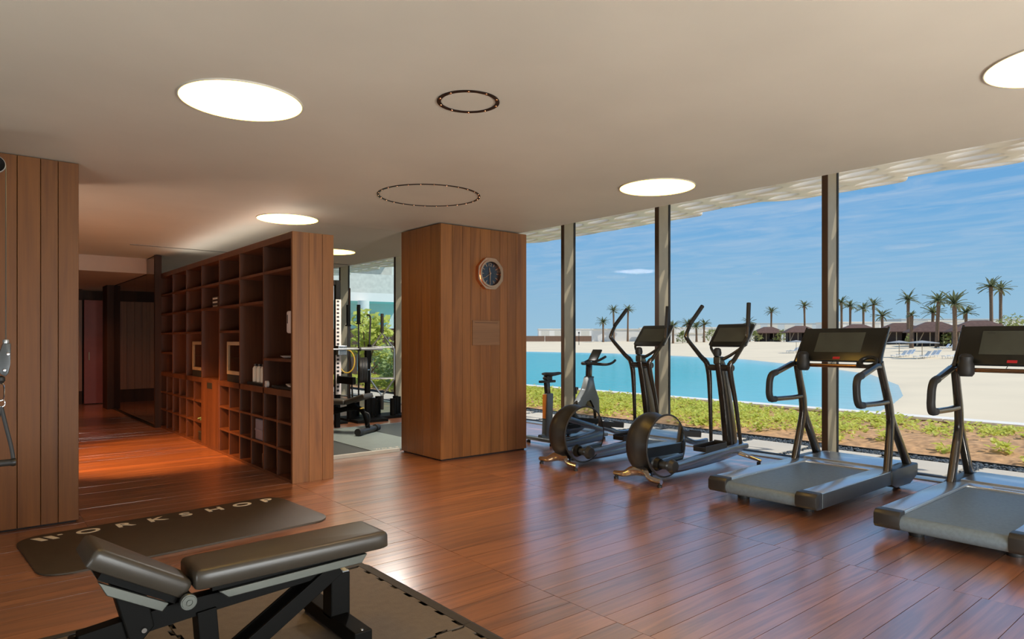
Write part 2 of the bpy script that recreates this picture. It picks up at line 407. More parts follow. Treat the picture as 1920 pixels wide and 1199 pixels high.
# boards lie along X, all ends of one bay in line; bays of 1.82 m
pm = {}
def plank_mesh(l, w):
    k = (round(l, 3), round(w, 3))
    if k not in pm:
        b = B(); box(b, (0, 0, -.006), (l - .0034, w - .0034, .012)); pm[k] = mesh_of('plank', b, 0)
        pm[k].materials.append(M['floor'])
    return pm[k]
bays = [(-3.2, -1.04), (-1.04, .78), (.78, 2.60), (2.60, 4.42), (4.42, 6.24), (6.24, 7.66)]
cand = []
for bi, (x0, x1) in enumerate(bays):
    y = -4.2; rr = random.Random(bi * 13 + 5)
    while y < 18.1:
        w = rr.choice((.13, .17, .17, .21)); w = min(w, 18.2 - y)
        cand.append(((x0 + x1) / 2, y + w / 2, x1 - x0, w)); y += w
def size_in_view(c):
    d = c[0] * .641 + c[1] * .767; r = c[0] * .767 - c[1] * .641
    if d < 1.4 or abs(r / d) > 1.05: return 0
    return c[3] * c[2] / d ** 2
cand.sort(key=size_in_view, reverse=True)
tl = random.Random(4)
for c in cand[:300]: link('plank', plank_mesh(c[2], c[3]), None, floor, (c[0], c[1], 0)).rotation_euler = (tl.uniform(-.004, .004), tl.uniform(-.0008, .0008), 0)
b = B()
for c in cand[300:]: box(b, (c[0], c[1], -.006), (c[2] - .0022, c[3] - .0022, .012))
props(obj('planks', b, M['floor'], floor, 0), kind='stuff')

# ceiling with its slab edge, lower ceiling of the corridor
b = B(); bx(b, -3.2, 5.70, -4.2, 12.9, CH, 3.5); bx(b, 2.7, 5.70, 12.9, 18.2, CH, 3.5)
ceil = struct('ceiling', b, M['plaster'], label='smooth greige polished plaster ceiling')
b = B(); bx(b, -3.2, 2.7, 12.9, 18.2, 2.6, 3.5)
struct('ceiling_corridor', b, M['bulk'], label='lowered plaster ceiling over the far corridor')
b = B(); bx(b, 5.68, 8.06, -4.2, 18.2, 3.5, 3.7)
struct('ceiling_edge', b, M['plaster'], label='raised soffit behind the ceiling edge along the glazing')
# walls behind and beside the camera, the corridor and its end
struct('wall_back', bx(B(), -3.4, 8.1, -4.4, -4.2, -.2, 3.6), M['bulk'], label='plaster wall behind the camera')
struct('wall_left', bx(B(), -3.4, -3.2, -4.4, 18.4, -.2, 3.6), M['darkwood'], label='dark panelled wall on the corridor side')
wf = struct('wall_far', bx(B(), -3.2, 7.9, 18.2, 18.4, -.2, 3.6), M['darkwood'], label='far end wall of the corridor')

def board_wall(parent, runs, axis, fixed, z0, z1, mat_, th=.022, gap=.004, name='board'):
    """boards on a face; runs = seam coordinates along the face"""
    ms = {}
    for a, c in zip(runs, runs[1:]):
        b = B(); w = c - a - gap
        s = (w, th, z1 - z0) if axis == 'Y' else (th, w, z1 - z0)
        box(b, (0, 0, 0), s, None, .0015, 1)
        loc = ((a + c) / 2, fixed, (z0 + z1) / 2) if axis == 'Y' else (fixed, (a + c) / 2, (z0 + z1) / 2)
        obj(name, b, mat_, parent, 0, loc)
# wood clad pillar with the clock
pil = struct('pillar', bx(B(), 4.452, 5.768, 6.652, 7.52, 0.0, CH - .012), M['subfloor'], label='wood clad pillar carrying the wall clock')
board_wall(pil, [4.43, 4.60, 4.75, 4.87, 5.02, 5.19, 5.34, 5.46, 5.61, 5.79], 'Y', 6.641, .018, CH - .014, M['clad'])
board_wall(pil, [6.655, 6.86, 7.03, 7.18, 7.36, 7.545], 'X', 4.441, .018, CH - .014, M['clad'])
board_wall(pil, [6.655, 6.86, 7.03, 7.18, 7.36, 7.545], 'X', 5.779, .018, CH - .014, M['clad'])
# wood clad pillar at the left edge
pl2 = struct('pillar_left', bx(B(), -1.4, .728, 6.302, 7.2, 0.0, CH - .012), M['subfloor'], label='wood clad pillar at the left edge of the room')
board_wall(pl2, [-1.40, -1.24, -1.08, -.93, -.77, -.62, -.45, -.28, -.12, .06, .20, .349, .495, .608, .745], 'Y', 6.291, .018, CH - .006, M['clad_shaded'])
board_wall(pl2, [6.305, 6.5, 6.66, 6.85, 7.02, 7.2], 'X', .736, .018, CH - .006, M['clad_shaded'])
# corridor wall seen in the mirror
cw = struct('wall_corridor', bx(B(), -.4, -.2, 7.2, 18.2, 0, CH), M['darkwood'], label='dark corridor wall reflected in the mirror')
board_wall(cw, [9.2 + .24 * i for i in range(9)], 'X', -.19, .05, 2.3, M['clad'])
board_wall(cw, [13.4 + .24 * i for i in range(12)], 'X', -.19, .05, 2.3, M['clad'])
# end of the corridor: lit boards, red door
dr = struct('door_1', bx(B(), 2.18, 2.75, 17.55, 17.62, .02, 2.35, .004), M['reddoor'], label='dull red door at the end of the corridor')
obj('door_handle', cyl(B(), (2.27, 17.53, 1.0), (2.27, 17.53, 1.18), .012), M['bronze'], dr)
eb = struct('wall_end', bx(B(), -.2, 2.16, 17.70, 17.76, 0, 2.6), M['darkwood'], label='board wall at the end of the corridor')
board_wall(eb, [1.2, 1.36, 1.52, 1.68, 1.84, 2.0, 2.16], 'Y', 17.68, .3, 2.35, M['clad'])
struct('trim_1', bx(B(), 2.40, 2.62, 16.05, 16.6, 0, 2.6), M['darkwood'], label='dark wooden post at the end of the mirror wall')
# mirror wall continuing the shelf line
mw = struct('wall_mirror', bx(B(), 2.535, 2.60, 12.22, 16.04, .02, CH), M['subfloor'], label='mirror wall continuing the line of the shelving')
for y0, y1 in ((12.235, 12.9), ): obj('mirror_panel', bx(B(), 2.52, 2.535, y0, y1, .03, CH - .02), M['mirror'], mw, 0)
for y0, y1 in ((12.906, 13.9), (13.906, 14.95), (14.956, 16.03)): obj('mirror_panel', bx(B(), 2.52, 2.535, y0, y1, .03, 2.58), M['mirror'], mw, 0)
obj('base_rail', bx(B(), 2.50, 2.535, 12.22, 16.04, 0, .03), M['gasket'], mw, 0)
obj('edge_post', bx(B(), 2.50, 2.60, 12.17, 12.235, 0, CH - .01), M['darkwood'], mw, 0)
# glass partition of the gym room
w9 = struct('window_9', bx(B(), 3.05, 4.42, 7.56, 7.60, 0, .045, .003), M['white_metal'], label='clear glass partition between shelving and pillar')
obj('glass_pane', bx(B(), 3.05, 4.43, 7.574, 7.586, .045, CH), M['glass'], w9, 0)

# glazing bays: mullion + sill + pane, one window each
my = [-3.6, -1.3, 1.17, 3.57, 5.97, 7.90, 10.3, 13.40, 16.25, 18.2]
for i in range(len(my) - 1):
    y0, y1 = my[i], my[i + 1]
    b = B(); bx(b, GX - .05, GX + .03, y0 + .03, y1 - .03, -.02, .02)
    w = struct('window_%d' % (10 + i), b, M['gasket'], label='floor to ceiling glass bay %s' % ('looking out on the lagoon' if y1 < 9 else 'of the rear gym room'))
    obj('glass_pane', bx(B(), GX - .006, GX + .006, y0 + .03, y1 - .03, .02, 3.5), M['glass'], w, 0)
    obj('mullion', bx(B(), 7.70, 7.915, y1 - .035, y1 + .035, .0, 3.5, .004), M['bronze'], w, 0)
    obj('shaded_front', bx(B(), 7.688, 7.6995, y1 - .035, y1 + .035, .0, 3.5, .002, 1), M['mullion_shade'], w, 0)  # added strip: shade on the mullion's room side put into its brown
    obj('gasket', bx(B(), 7.915, 7.955, y1 - .042, y1 + .042, .0, 3.5), M['gasket'], w, 0)
    obj('sill_track', bx(B(), 7.67, 7.87, y0 + .037, y1 - .037, -.03, .012, .003), M['alu'], w, 0)

# ceiling lights
def ceiling_light(x, y, label, r=.35):
    t = empty('ceiling_light', (x, y, CH), label, 'light', 'round flush ceiling lights')
    obj('diffuser', lathe(B(), [(0, -.008), (r - .012, -.008), (r - .012, 0)], seg=64), M['diffuser'], t, 20)
    obj('rim', lathe(B(), [(r - .012, -.0085), (r - .006, -.0085), (r - .004, 0)], seg=64), M['plaster'], t, 20)
    return t
M['diffuser'] = emis('lamp_diffuser', (1.0, .56, .08, 1), 12.5)
ceiling_light(1.29, 4.03, 'large round ceiling light nearest the camera, above the bench')
ceiling_light(4.95, 3.84, 'round ceiling light in front of the windows, above the treadmill')
ceiling_light(2.95, 7.6, 'round ceiling light above the end of the shelving')
ceiling_light(4.60, 9.95, 'round ceiling light in the rear room, half hidden by shelving')
ceiling_light(4.30, .78, 'round ceiling light cut off by the right picture edge')
def ring_vent(name, x, y, r, w, n, label, cat):
    t = empty(name, (x, y, CH), label, cat)
    obj('ring', lathe(B(), [(r - w, -.001), (r - w, -.006), (r, -.006), (r, -.001), (r - w, -.001)], seg=72), M['ringdark'], t, 30)
    for k in range(n):
        a = 2 * PI * (k + .5) / n; p = ((r - w / 2) * math.cos(a), (r - w / 2) * math.sin(a))
        b = B(); lathe(b, [(0, -.0085), (w * .33, -.0085), (w * .36, -.006)], (p[0], p[1], 0), seg=12); obj('spot', b, M['rose'], t)
    return t
M['ringdark'] = mat('dark_bronze_ring', (44, 28, 22), .35, .6)
lamp('ring_spot', 'SPOT', (2.32, 3.18, 2.84), 70, (1, .66, .36), aim=(2.32, 3.18, 0), size=.012, spot=75, blend=.8)
lamp('ring_spot', 'SPOT', (3.54, 5.50, 2.84), 170, (1, .66, .36), aim=(3.54, 5.5, 0), size=.012, spot=75, blend=.8)
ring_vent('ring_spotlight', 2.32, 3.18, .185, .024, 10, 'small dark ring with copper spotlights set in the ceiling', 'ceiling ring')
ring_vent('ring_diffuser', 3.54, 5.50, .50, .02, 26, 'large thin dark ring slot in the ceiling before the pillar', 'ceiling ring')
def slot(x0, x1, y, label):
    t = props(obj('slot_diffuser', bx(B(), x0, x1, y - .035, y + .035, CH - .004, CH - .0005), M['plaster'], None, 0), label, 'air vent')
    for d in (-.022, .022): obj('slot', bx(B(), x0, x1, y + d - .007, y + d + .007, CH - .006, CH - .003), M['gasket'], t, 0)
slot(1.95, 5.0, 11.1, 'long double slot vent in the ceiling above the far shelving end')
slot(5.05, 5.62, 11.5, 'short double slot vent in the rear room ceiling')

# exterior canopy of cast white lattice
def canopy():
    v = []; f = []; rr = random.Random(3)
    dy, dx = .62, .27
    ny, nx = int(24 / dy), 6
    def P(i, j):
        r2 = random.Random(i * 977 + j * 31)
        return (8.04 + dx * j + r2.uniform(-.05, .05) * (0 < j < nx), -3 + dy * (i + (.5 if j % 2 else 0)) + r2.uniform(-.1, .1))
    b = B()
    grid = {(i, j): P(i, j) for i in range(ny + 1) for j in range(nx + 1)}
    vm = {k: b.verts.new((p[0], p[1], 3.62)) for k, p in grid.items()}
    for i in range(ny):
        for j in range(nx):
            q = [(i, j), (i + 1, j), (i + 1, j + 1), (i, j + 1)]
            if j == nx - 1 and random.Random(i * 7).random() < .45: continue
            pts = [grid[k] for k in q]; cx = sum(p[0] for p in pts) / 4; cy = sum(p[1] for p in pts) / 4
            r2 = random.Random(i * 53 + j * 17); k_ = r2.uniform(.66, .86)
            inner = [b.verts.new((cx + (p[0] - cx) * k_, cy + (p[1] - cy) * k_ + (.02 if n % 2 else -.02), 3.62)) for n, p in enumerate(pts)]
            for n in range(4): b.faces.new((vm[q[n]], vm[q[(n + 1) % 4]], inner[(n + 1) % 4], inner[n]))
    bmesh.ops.delete(b, geom=[x for x in b.verts if not x.link_faces], context='VERTS')
    o = obj('canopy', b, M['canopy'], None, 0)
    s = o.modifiers.new('s', 'SOLIDIFY'); s.thickness = .16; s.offset = 0
    s = o.modifiers.new('d', 'SUBSURF'); s.levels = 2; s.render_levels = 2
    o.data.polygons.foreach_set('use_smooth', [True] * len(o.data.polygons))
    return props(o, 'white cast lattice canopy running along outside the glazing', 'canopy')
canopy()

# ---------------------------------------------------------------- shelving unit
SY0, DP = 6.57, .805
sh = empty('shelving_unit', (2.59, SY0, 0), 'tall dark walnut shelving divider with open cubbies', 'shelving')
def shp(name, x0, x1, y0, y1, z0, z1, m=None, bev=.001): return obj(name, bx(B(), x0 - 2.59, x1 - 2.59, y0 - SY0, y1 - SY0, z0, z1, bev, 1), m or M['shelfwood'], sh, 0)
XF, XB = 2.59, 3.01
for a, c in ((2.59, 2.76), (2.763, 2.905), (2.908, 3.03)): shp('end_board', a, c, 6.545, 6.57, 0, 2.55, M['clad'])
YE = SY0 + 7 * DP
shp('top_board', XF, 3.03, SY0, YE, 2.48, 2.55); shp('plinth', XF, 3.03, SY0, YE, 0, .03)
shp('back_panel', XB, 3.03, SY0, YE, .03, 2.48)
shp('end_board', XF, 3.03, YE, YE + .03, 0, 2.55)
T = .032
for k in range(1, 7):
    y = SY0 + DP * k
    shp('divider', XF, XB, y - T / 2, y + T / 2, .03, 2.48)
shp('divider', XF, XB, SY0, SY0 + .02, .03, 2.48)
shp('middle_rail', XF, XB, SY0 + .02, SY0 + 3 * DP - T / 2, .865, .93)
shp('middle_rail', XF, XB, SY0 + 4 * DP + T / 2, YE, .865, .93)
# column number counts from the near end
rows = {0: (2.185, 1.24), 1: (2.185, 1.87), 2: (2.185, 1.87, 1.555), 3: (2.185, 1.87), 4: (2.185, 1.87, 1.555), 5: (2.185, 1.87, 1.555), 6: (2.185, 1.87, 1.555, 1.24)}
for k, zs in rows.items():
    a, c = SY0 + DP * k + (T / 2 if k else .02), SY0 + DP * (k + 1) - T / 2
    for z in zs: shp('shelf', XF, XB, a, c, z - .014, z + .014)
for k in (0, 1, 2, 4, 5, 6):
    a, c = SY0 + DP * k + (T / 2 if k else .02), SY0 + DP * (k + 1) - T / 2; m_ = (a + c) / 2
    shp('divider', XF + .002, XB, m_ - .012, m_ + .012, .03, .865)
    for z in (.595, .31):
        shp('shelf', XF, XB, a, m_ - .012, z - .013, z + .013); shp('shelf', XF, XB, m_ + .012, c, z - .013, z + .013)
dd = shp('door', XF - .004, XF + .02, SY0 + 3 * DP + T / 2, SY0 + 4 * DP - T / 2, .03, .905)
obj('finger_pull', bx(B(), -.006, .0, 3 * DP + .30, 3 * DP + .52, .80, .88), M['gasket'], dd, 0)
shp('shelf', XF, XB, SY0 + 3 * DP + T / 2, SY0 + 4 * DP - T / 2, .905, .93)

# things on the shelves
def cubby(n, row): # lower cubbies: n counts halves from the near end, row 0 lowest; returns y centre and shelf top
    k = n // 2; y = SY0 + DP * k + DP * (.25 if n % 2 == 0 else .75); return y, (.03, .323, .608)[row]
# two framed vitrines
for k, lab in ((2, 'framed glass display box in the shelving, nearer of the two'), (4, 'framed glass display box in the shelving, farther of the two')):
    y0 = SY0 + DP * k + .03; t = empty('display_box', (2.62, y0, .93), lab, 'display box', 'framed display boxes')
    w_, h_ = .56, .40
    for z0, z1 in ((0.09, .135), (.455, .50)): obj('frame_rail', bx(B(), 0, .03, 0, w_, z0, z1, .003, 1), M['paper'], t, 0)
    for y_ in (0, w_ - .04): obj('frame_stile', bx(B(), 0, .03, y_, y_ + .04, .135, .455, .003, 1), M['paper'], t, 0)
    obj('base', bx(B(), .0, .28, .02, w_ - .02, 0, .09), M['gasket'], t, 0)
    obj('glass_pane', bx(B(), .012, .018, .04, w_ - .04, .135, .455), M['glass'], t, 0)
    obj('back', bx(B(), .26, .28, .02, w_ - .02, .09, .5), M['timber'], t, 0)
    obj('shelf', bx(B(), .03, .26, .04, w_ - .04, .29, .30), M['darkwood'], t, 0)
# row of upright bottles in a tray, wall dispenser, small books
ty = SY0 + DP * 1 + .10
t = empty('tray', (2.63, ty, .93), 'black tray under the steel bottles in the shelving', 'tray')
obj('base', bx(B(), 0, .22, 0, .56, 0, .03, .004), M['plastic'], t, 0)
for k in range(4):
    bt = empty('bottle', (2.70, ty + .07 + .13 * k, .96), ['steel bottle in the black tray, nearest the shelving end', 'steel bottle in the black tray, second from the shelving end', 'steel bottle in the black tray, third from the shelving end', 'steel bottle in the black tray, farthest from the shelving end'][k], 'bottle', 'steel bottles in the tray')
    obj('body', lathe(B(), [(0, 0), (.034, 0), (.036, .01), (.036, .16), (.02, .185)], seg=16), M['white_metal'], bt)
    obj('cap', lathe(B(), [(.02, .185), (.022, .19), (.022, .21), (0, .212)], seg=14), M['plastic'], bt)
t = empty('soap_dispenser', (2.65, SY0 + .021, 1.50), 'white wall dispenser fixed high inside the shelving end', 'dispenser')
obj('body', bx(B(), -.05, .07, 0, .15, .02, .25, .02, 3), M['white'], t); obj('nozzle', lathe(B(), [(0, 0), (.018, 0), (.026, .03)], (.01, .08, -.01), seg=14), M['white'], t)
obj('window', bx(B(), -.0525, -.049, .105, .12, .12, .21), M['gasket'], t, 0)
for k in range(3):
    t = empty('slim_box', (2.66, SY0 + DP * 3 + .1, 1.884 + .05 * k), ['slim dark box with pale label, lowest of a stack of three on the shelf', 'slim dark box with pale label, middle of a stack of three on the shelf', 'slim dark box with pale label, topmost of a stack of three on the shelf'][k], 'box', 'slim boxes on the shelf')
    obj('body', bx(B(), 0, .24, 0, .46, 0, .049, .003, 1), M['wine'], t, 0)
    obj('label_strip', bx(B(), -.001, 0, .22, .42, .015, .034), M['cream'], t, 0); obj('label_mark', bx(B(), -.001, 0, .04, .12, .015, .034), M['cream'], t, 0)
t = empty('dish', (2.64, SY0 + .22, 1.254), 'white shallow dish on the small shelf at the near end', 'dish')
obj('bowl', lathe(B(), [(0, .004), (.08, .006), (.12, .03), (.115, .03), (.075, .012), (0, .01)], (.08, .1, 0), seg=24), M['white'], t)
obj('foot', lathe(B(), [(.05, 0), (.05, .006), (0, .006)], (.08, .1, 0), seg=20), M['white'], t)
t = empty('tape_roll', (2.615, SY0 + DP - .04, .93), 'small white tape roll standing on the middle rail', 'tape')
lo = lathe(B(), [(.02, -.015), (.036, -.015), (.036, .015), (.02, .015), (.02, -.015)], (0, 0, .036), 'X', 20); obj('roll', lo, M['white'], t)
t = empty('tool_tray', (2.63, SY0 + .07, .93), 'black tray of small white clips at the near shelving end', 'tray')
obj('base', bx(B(), 0, .24, 0, .6, 0, .03, .004), M['plastic'], t, 0)
for k in range(4): obj('clip', bx(B(), .02 + .03 * k, .08 + .03 * k, .12 + .1 * k, .18 + .1 * k, .03, .045, .004), M['white'], t, 0)
# cubby contents
def ring_thing(n, row, m, lab, r=.085, tube=.009):
    y, z = cubby(n, row); t = empty('exercise_ring', (2.70, y - .05, z), lab, 'exercise ring', 'exercise rings in the cubbies')
    pts = [(0, r * math.cos(a) , r + tube + r * math.sin(a)) for a in [2 * PI * i / 28 for i in range(28)]]
    obj('ring', sweep(B(), pts, tube * 1.7, tube, binormal=(1, 0, 0), seg=8, closed=True), m, t)
    obj('grip', sweep(B(), pts[2:7], tube * 2.1, tube * 1.5, binormal=(1, 0, 0), seg=8), M['rubber'], t)
ring_thing(9, 2, M['cream'], 'cream exercise ring in a top cubby left of the red door panel')
ring_thing(11, 2, M['cream'], 'small cream exercise ring in a cubby far along the shelving', r=.07)
ring_thing(9, 1, M['cream'], 'cream exercise ring in a middle cubby left of the red door panel', r=.08)
ring_thing(5, 0, M['greymetal'], 'dull grey exercise ring in the lowest cubby right of the red door panel', r=.11)
ring_thing(4, 0, M['greymetal'], 'dull grey exercise ring in the second lowest cubby row start', r=.11)
ring_thing(5, 1, M['greymetal'], 'grey exercise ring in a middle cubby right of the red door panel')
ring_thing(5, 2, M['greymetal'], 'grey exercise ring in a top cubby right of the red door panel')
ring_thing(4, 1, M['greymetal'], 'grey exercise ring in the middle row, second cubby after the door')
ring_thing(4, 2, M['greymetal'], 'grey exercise ring in the top row, second cubby after the door')
y, z = cubby(2, 1)
t = empty('yoga_block', (2.70, y, z), 'pale blue grey foam block standing in a middle cubby', 'block')
obj('block', bx(B(), -.09, .12, -.12, .12, 0, .235, .012, 3), M['blue'], t)
obj('band', bx(B(), -.093, .123, -.123, .123, .10, .125, .002), M['blue'], t)
y, z = cubby(8, 1)
t = empty('hand_grip', (2.67, y + .02, z), 'small green hand grip in a middle cubby', 'hand grip')
for s_ in (-1, 1): obj('handle', sweep(B(), [(-.05, s_ * .07, .012), (0, s_ * .04, .03), (.04, s_ * .008, .055)], .011, seg=8, smoothn=4), M['green'], t)
obj('spring', lathe(B(), [(.008, -.02), (.02, -.02), (.02, .02), (.008, .02), (.008, -.02)], (.045, 0, .055), 'X', 14), M['green'], t)
y, z = cubby(8, 0)
t = empty('storage_case', (2.64, y - .13, z), 'flat dark case lying in a low cubby by the red door panel', 'case')
obj('body', bx(B(), 0, .3, 0, .28, 0, .11, .006), M['plastic'], t, 0); obj('lid', bx(B(), -.005, .305, -.005, .285, .11, .125, .004), M['greymetal'], t, 0)
y, z = cubby(2, 0)
t = empty('water_bottle', (2.68, y - .06, z), 'dim clear bottle standing in a low cubby under the blue block', 'bottle')
obj('body', lathe(B(), [(0, 0), (.05, 0), (.052, .02), (.052, .14), (.02, .18)], seg=18), M['greymetal'], t); obj('cap', lathe(B(), [(.02, .18), (.022, .2), (0, .202)], seg=14), M['plastic'], t)

# ---------------------------------------------------------------- clock and hatch on the pillar
t = empty('wall_clock', (5.145, 6.63, 2.285), 'rose gold framed black wall clock on the wood pillar', 'clock')
def octo(r, k=.80, n=8): # softened octagon
    out = []
    for i in range(64):
        a = 2 * PI * i / 64; q = max(abs(math.cos(a - PI / 4 * j)) for j in range(4)); out.append((math.cos(a) * r / q ** .62, math.sin(a) * r / q ** .62))
    return out
def ring_prism(outer, inner, y0, y1, y1in):
    b = B(); n = len(outer)
    A = [b.verts.new((p[0], y0, p[1])) for p in outer]; Bv = [b.verts.new((p[0] * .985, y1, p[1] * .985)) for p in outer]
    C = [b.verts.new((p[0], y1, p[1])) for p in inner]; D = [b.verts.new((p[0], y1in, p[1])) for p in inner]
    for i in range(n):
        j = (i + 1) % n
        for P_, Q in ((A, Bv), (Bv, C), (C, D)): b.faces.new((P_[i], P_[j], Q[j], Q[i]))
    return b
circ = lambda r: [(r * math.cos(2 * PI * i / 64), r * math.sin(2 * PI * i / 64)) for i in range(64)]
obj('case', ring_prism(octo(.200), circ(.155), -.001, -.062, -.03), M['rose'], t, 25)
obj('bezel', ring_prism(circ(.176), circ(.150), -.06, -.074, -.04), M['rose'], t, 25)
obj('dial', lathe(B(), [(0, -.036), (.156, -.036)], axis='Y', seg=48), M['clockface'], t, 0)
for h in range(1, 12):
    a = R(90 - 30 * h); b = B()
    box(b, (0, 0, 0), (.040, .004, .008)); xform(b, Matrix.Translation((.118 * math.cos(a), -.039, .118 * math.sin(a))) @ Matrix.Rotation(-a, 4, 'Y')); obj('hour_mark', b, M['rose'], t, 0)
def text_mesh(txt, size, ext=.0015, sx_=1.0, bold=0.0):
    c = bpy.data.curves.new('txt', 'FONT'); c.body = txt; c.size = size; c.extrude = ext; c.align_x = 'CENTER'; c.align_y = 'CENTER'; c.resolution_u = 6; c.offset = bold
    o = bpy.data.objects.new('txt', c); COL.objects.link(o); bpy.context.view_layer.update()
    me = bpy.data.meshes.new_from_object(o.evaluated_get(bpy.context.evaluated_depsgraph_get())); bpy.data.objects.remove(o)
    me.transform(Matrix.Diagonal((sx_, 1, 1, 1))); return me
me = text_mesh('12', .062); o = link('numeral', me, M['rose'], t); o.rotation_euler = (R(90), 0, 0); o.location = (0, -.039, .112)
def hand(name, ang, ln, w, y):
    a = R(90 - ang); b = B(); prism(b, [(-.02, -w), (ln * .7, -w), (ln, 0), (ln * .7, w), (-.02, w)], 'Y', -.0015, .0015)
    xform(b, Matrix.Translation((0, y, 0)) @ Matrix.Rotation(-a, 4, 'Y')); obj(name, b, M['rose'], t, 0)
hand('hour_hand', 352, .085, .006, -.042); hand('minute_hand', 182, .125, .005, -.045); hand('second_hand', 238, .13, .0022, -.048)
obj('hub', lathe(B(), [(0, -.052), (.01, -.052), (.01, -.036)], axis='Y', seg=16), M['rose'], t)
t = props(obj('access_panel', bx(B(), 4.895, 5.325, 6.618, 6.63, 1.385, 1.695, .002, 1), M['hatch'], None, 0), 'small square wooden cover panel on the pillar below the clock', 'panel')
obj('groove', bx(B(), 4.93, 5.29, 6.6165, 6.6185, 1.665, 1.669), M['subfloor'], t, 0)

# ---------------------------------------------------------------- treadmills
def inw(b):
    for v in b.verts: v.co.y *= 1 - .10 * min(1, max(0, (v.co.z - .2) / 1.0))
    return b
def make_treadmill(loc, label):
    t = empty('treadmill', loc, label, 'treadmill', 'treadmills facing the windows')
    for s in (-1, 1):
        y0, y1 = s * .325, s * .495
        b = B(); prof = [(.10, .075), (1.60, .075), (1.60, .205), (.10, .205)]
        prism(b, prof, 'Y', y0, y1, .012)
        obj('side_rail', b, M['rail'], t)
        obj('shaded_side', bx(B(), .11, 1.6, y1, y1 + s * .006, .078, .196, .002, 1), M['anthr_dark2'], t, 0)  # added dark sheet: the rail side's shade put into its colour
        b = B(); pr_ = [(.0, .10), (.02, .075), (.11, .070), (.11, .208), (.03, .205), (.0, .18)]
        prism(b, pr_, 'Y', y0 - s * .005, y1 + s * .004, .008); obj('end_cap', b, M['anthr_dark'], t)
        b = B(); prism(b, [(1.50, .075), (1.60, .035), (1.95, .03), (2.14, .10), (2.15, .215), (1.62, .215), (1.50, .20)], 'Y', s * .40, s * .512, .014)
        obj('motor_side', b, M['anthr_dark2'], t)
        b = B(); lathe(b, [(0, -.02), (.05, -.02), (.055, 0), (.04, .05), (.02, .075)], (.27, s * .30, .02), seg=18); obj('foot', b, M['rubber'], t)
        b = B(); lathe(b, [(0, -.025), (.055, -.025), (.06, -.015), (.06, .015), (.055, .025), (0, .025)], (1.85, s * .42, .06), 'Y', 20); obj('wheel', b, M['rubber'], t)
        # Y shaped upright with handle loop
        yy = s * .455
        b = B()
        sweep(b, [(1.53, yy, .19), (1.575, yy, .36), (1.635, yy, .56), (1.66, yy, .70), (1.635, yy, .84), (1.56, yy, 1.02), (1.50, yy, 1.16), (1.47, yy, 1.235)], [.046, .038, .044, .048, .052, .040, .040, .044], [.034] * 8, binormal=(0, 1, 0), seg=14, power=2.8, smoothn=4)
        sweep(b, [(2.03, yy, .19), (1.94, yy, .32), (1.83, yy, .47), (1.72, yy, .62), (1.665, yy, .72)], [.052, .046, .044, .042, .036], [.034] * 5, binormal=(0, 1, 0), seg=14, power=2.8, smoothn=4)
        obj('upright', inw(b), M['frame_gloss'], t)
        b = B()
        sweep(b, [(1.50, yy, 1.20), (1.38, yy, 1.205), (1.10, yy, 1.135), (.99, yy, 1.11)], .028, .030, binormal=(0, 1, 0), seg=12, power=2.6)
        sweep(b, [(1.62, yy, .855), (1.40, yy, .85), (1.10, yy, .855), (.99, yy, .86)], .025, .030, binormal=(0, 1, 0), seg=12, power=2.6)
        obj('handle_arm', inw(b), M['frame_gloss'], t)
        b = B(); sweep(b, [(1.06, yy, 1.125), (.98, yy, 1.105), (.945, yy, 1.05), (.94, yy, .98), (.945, yy, .915), (.98, yy, .86), (1.06, yy, .855)], .031, .033, binormal=(0, 1, 0), seg=12, power=2.6, smoothn=3)
        obj('grip', inw(b), M['rubber'], t)
        # console side arm
        b = B(); sweep(b, [(1.47, yy, 1.215), (1.50, yy - s * .004, 1.28), (1.60, yy - s * .004, 1.43), (1.70, yy - s * .004, 1.575)], [.034, .030, .022, .016], [.028, .02, .014, .012], binormal=(0, 1, 0), seg=12, power=3, smoothn=3)
        obj('console_arm', inw(b), M['frame_gloss'], t)
    # deck and belt
    obj('deck', bx(B(), .05, 1.6, -.33, .33, .09, .165, .004), M['plastic'], t, 0)
    b = B(); pf = [(.06 + .055 * math.cos(R(a)), .125 + .055 * math.sin(R(a))) for a in range(90, 271, 18)]
    pf = [(1.52, .182)] + [(.06, .180)] + pf[1:-1] + [(.06, .070), (.6, .075), (.6, .10), (1.52, .10)]
    prism(b, pf, 'Y', -.322, .322); obj('belt', b, M['belt'], t)
    b = B(); prism(b, [(1.50, .10), (1.50, .196), (1.60, .200), (1.62, .222), (2.10, .226), (2.15, .19), (2.13, .10)], 'Y', -.405, .405, .006); obj('motor_cover', b, M['rail'], t)
    obj('cover_trim', bx(B(), 1.53, 1.56, -.15, .15, .1955, .200, .002, 1), M['chrome'], t)
    # cross bar with holders
    obj('front_bar', cyl(B(), (1.44, -.41, 1.195), (1.44, .41, 1.195), .019, seg=14), M['bronze_bar'], t)
    b = B(); lathe(b, [(0, -.075), (.045, -.075), (.062, -.05), (.062, .02), (.05, .05), (.055, .09), (.035, .115), (0, .12)], (1.42, .31, 1.215), seg=22); obj('bottle_holder', b, M['rubber'], t)
    b = B(); pts = [(1.42 + .052 * math.cos(a), -.325 + .075 * math.sin(a), 1.245 + .042 * math.cos(a)) for a in [2 * PI * i / 24 for i in range(24)]]
    sweep(b, pts, .016, .012, seg=8, closed=True); sweep(b, [(1.42, -.25, 1.24), (1.43, -.24, 1.19)], .03, .03, seg=10); obj('ring_holder', b, M['plastic'], t)
    # console: tilted panel
    Mt = Matrix.Translation((1.475, 0, 1.25)) @ Matrix.Rotation(R(34), 4, 'Y')
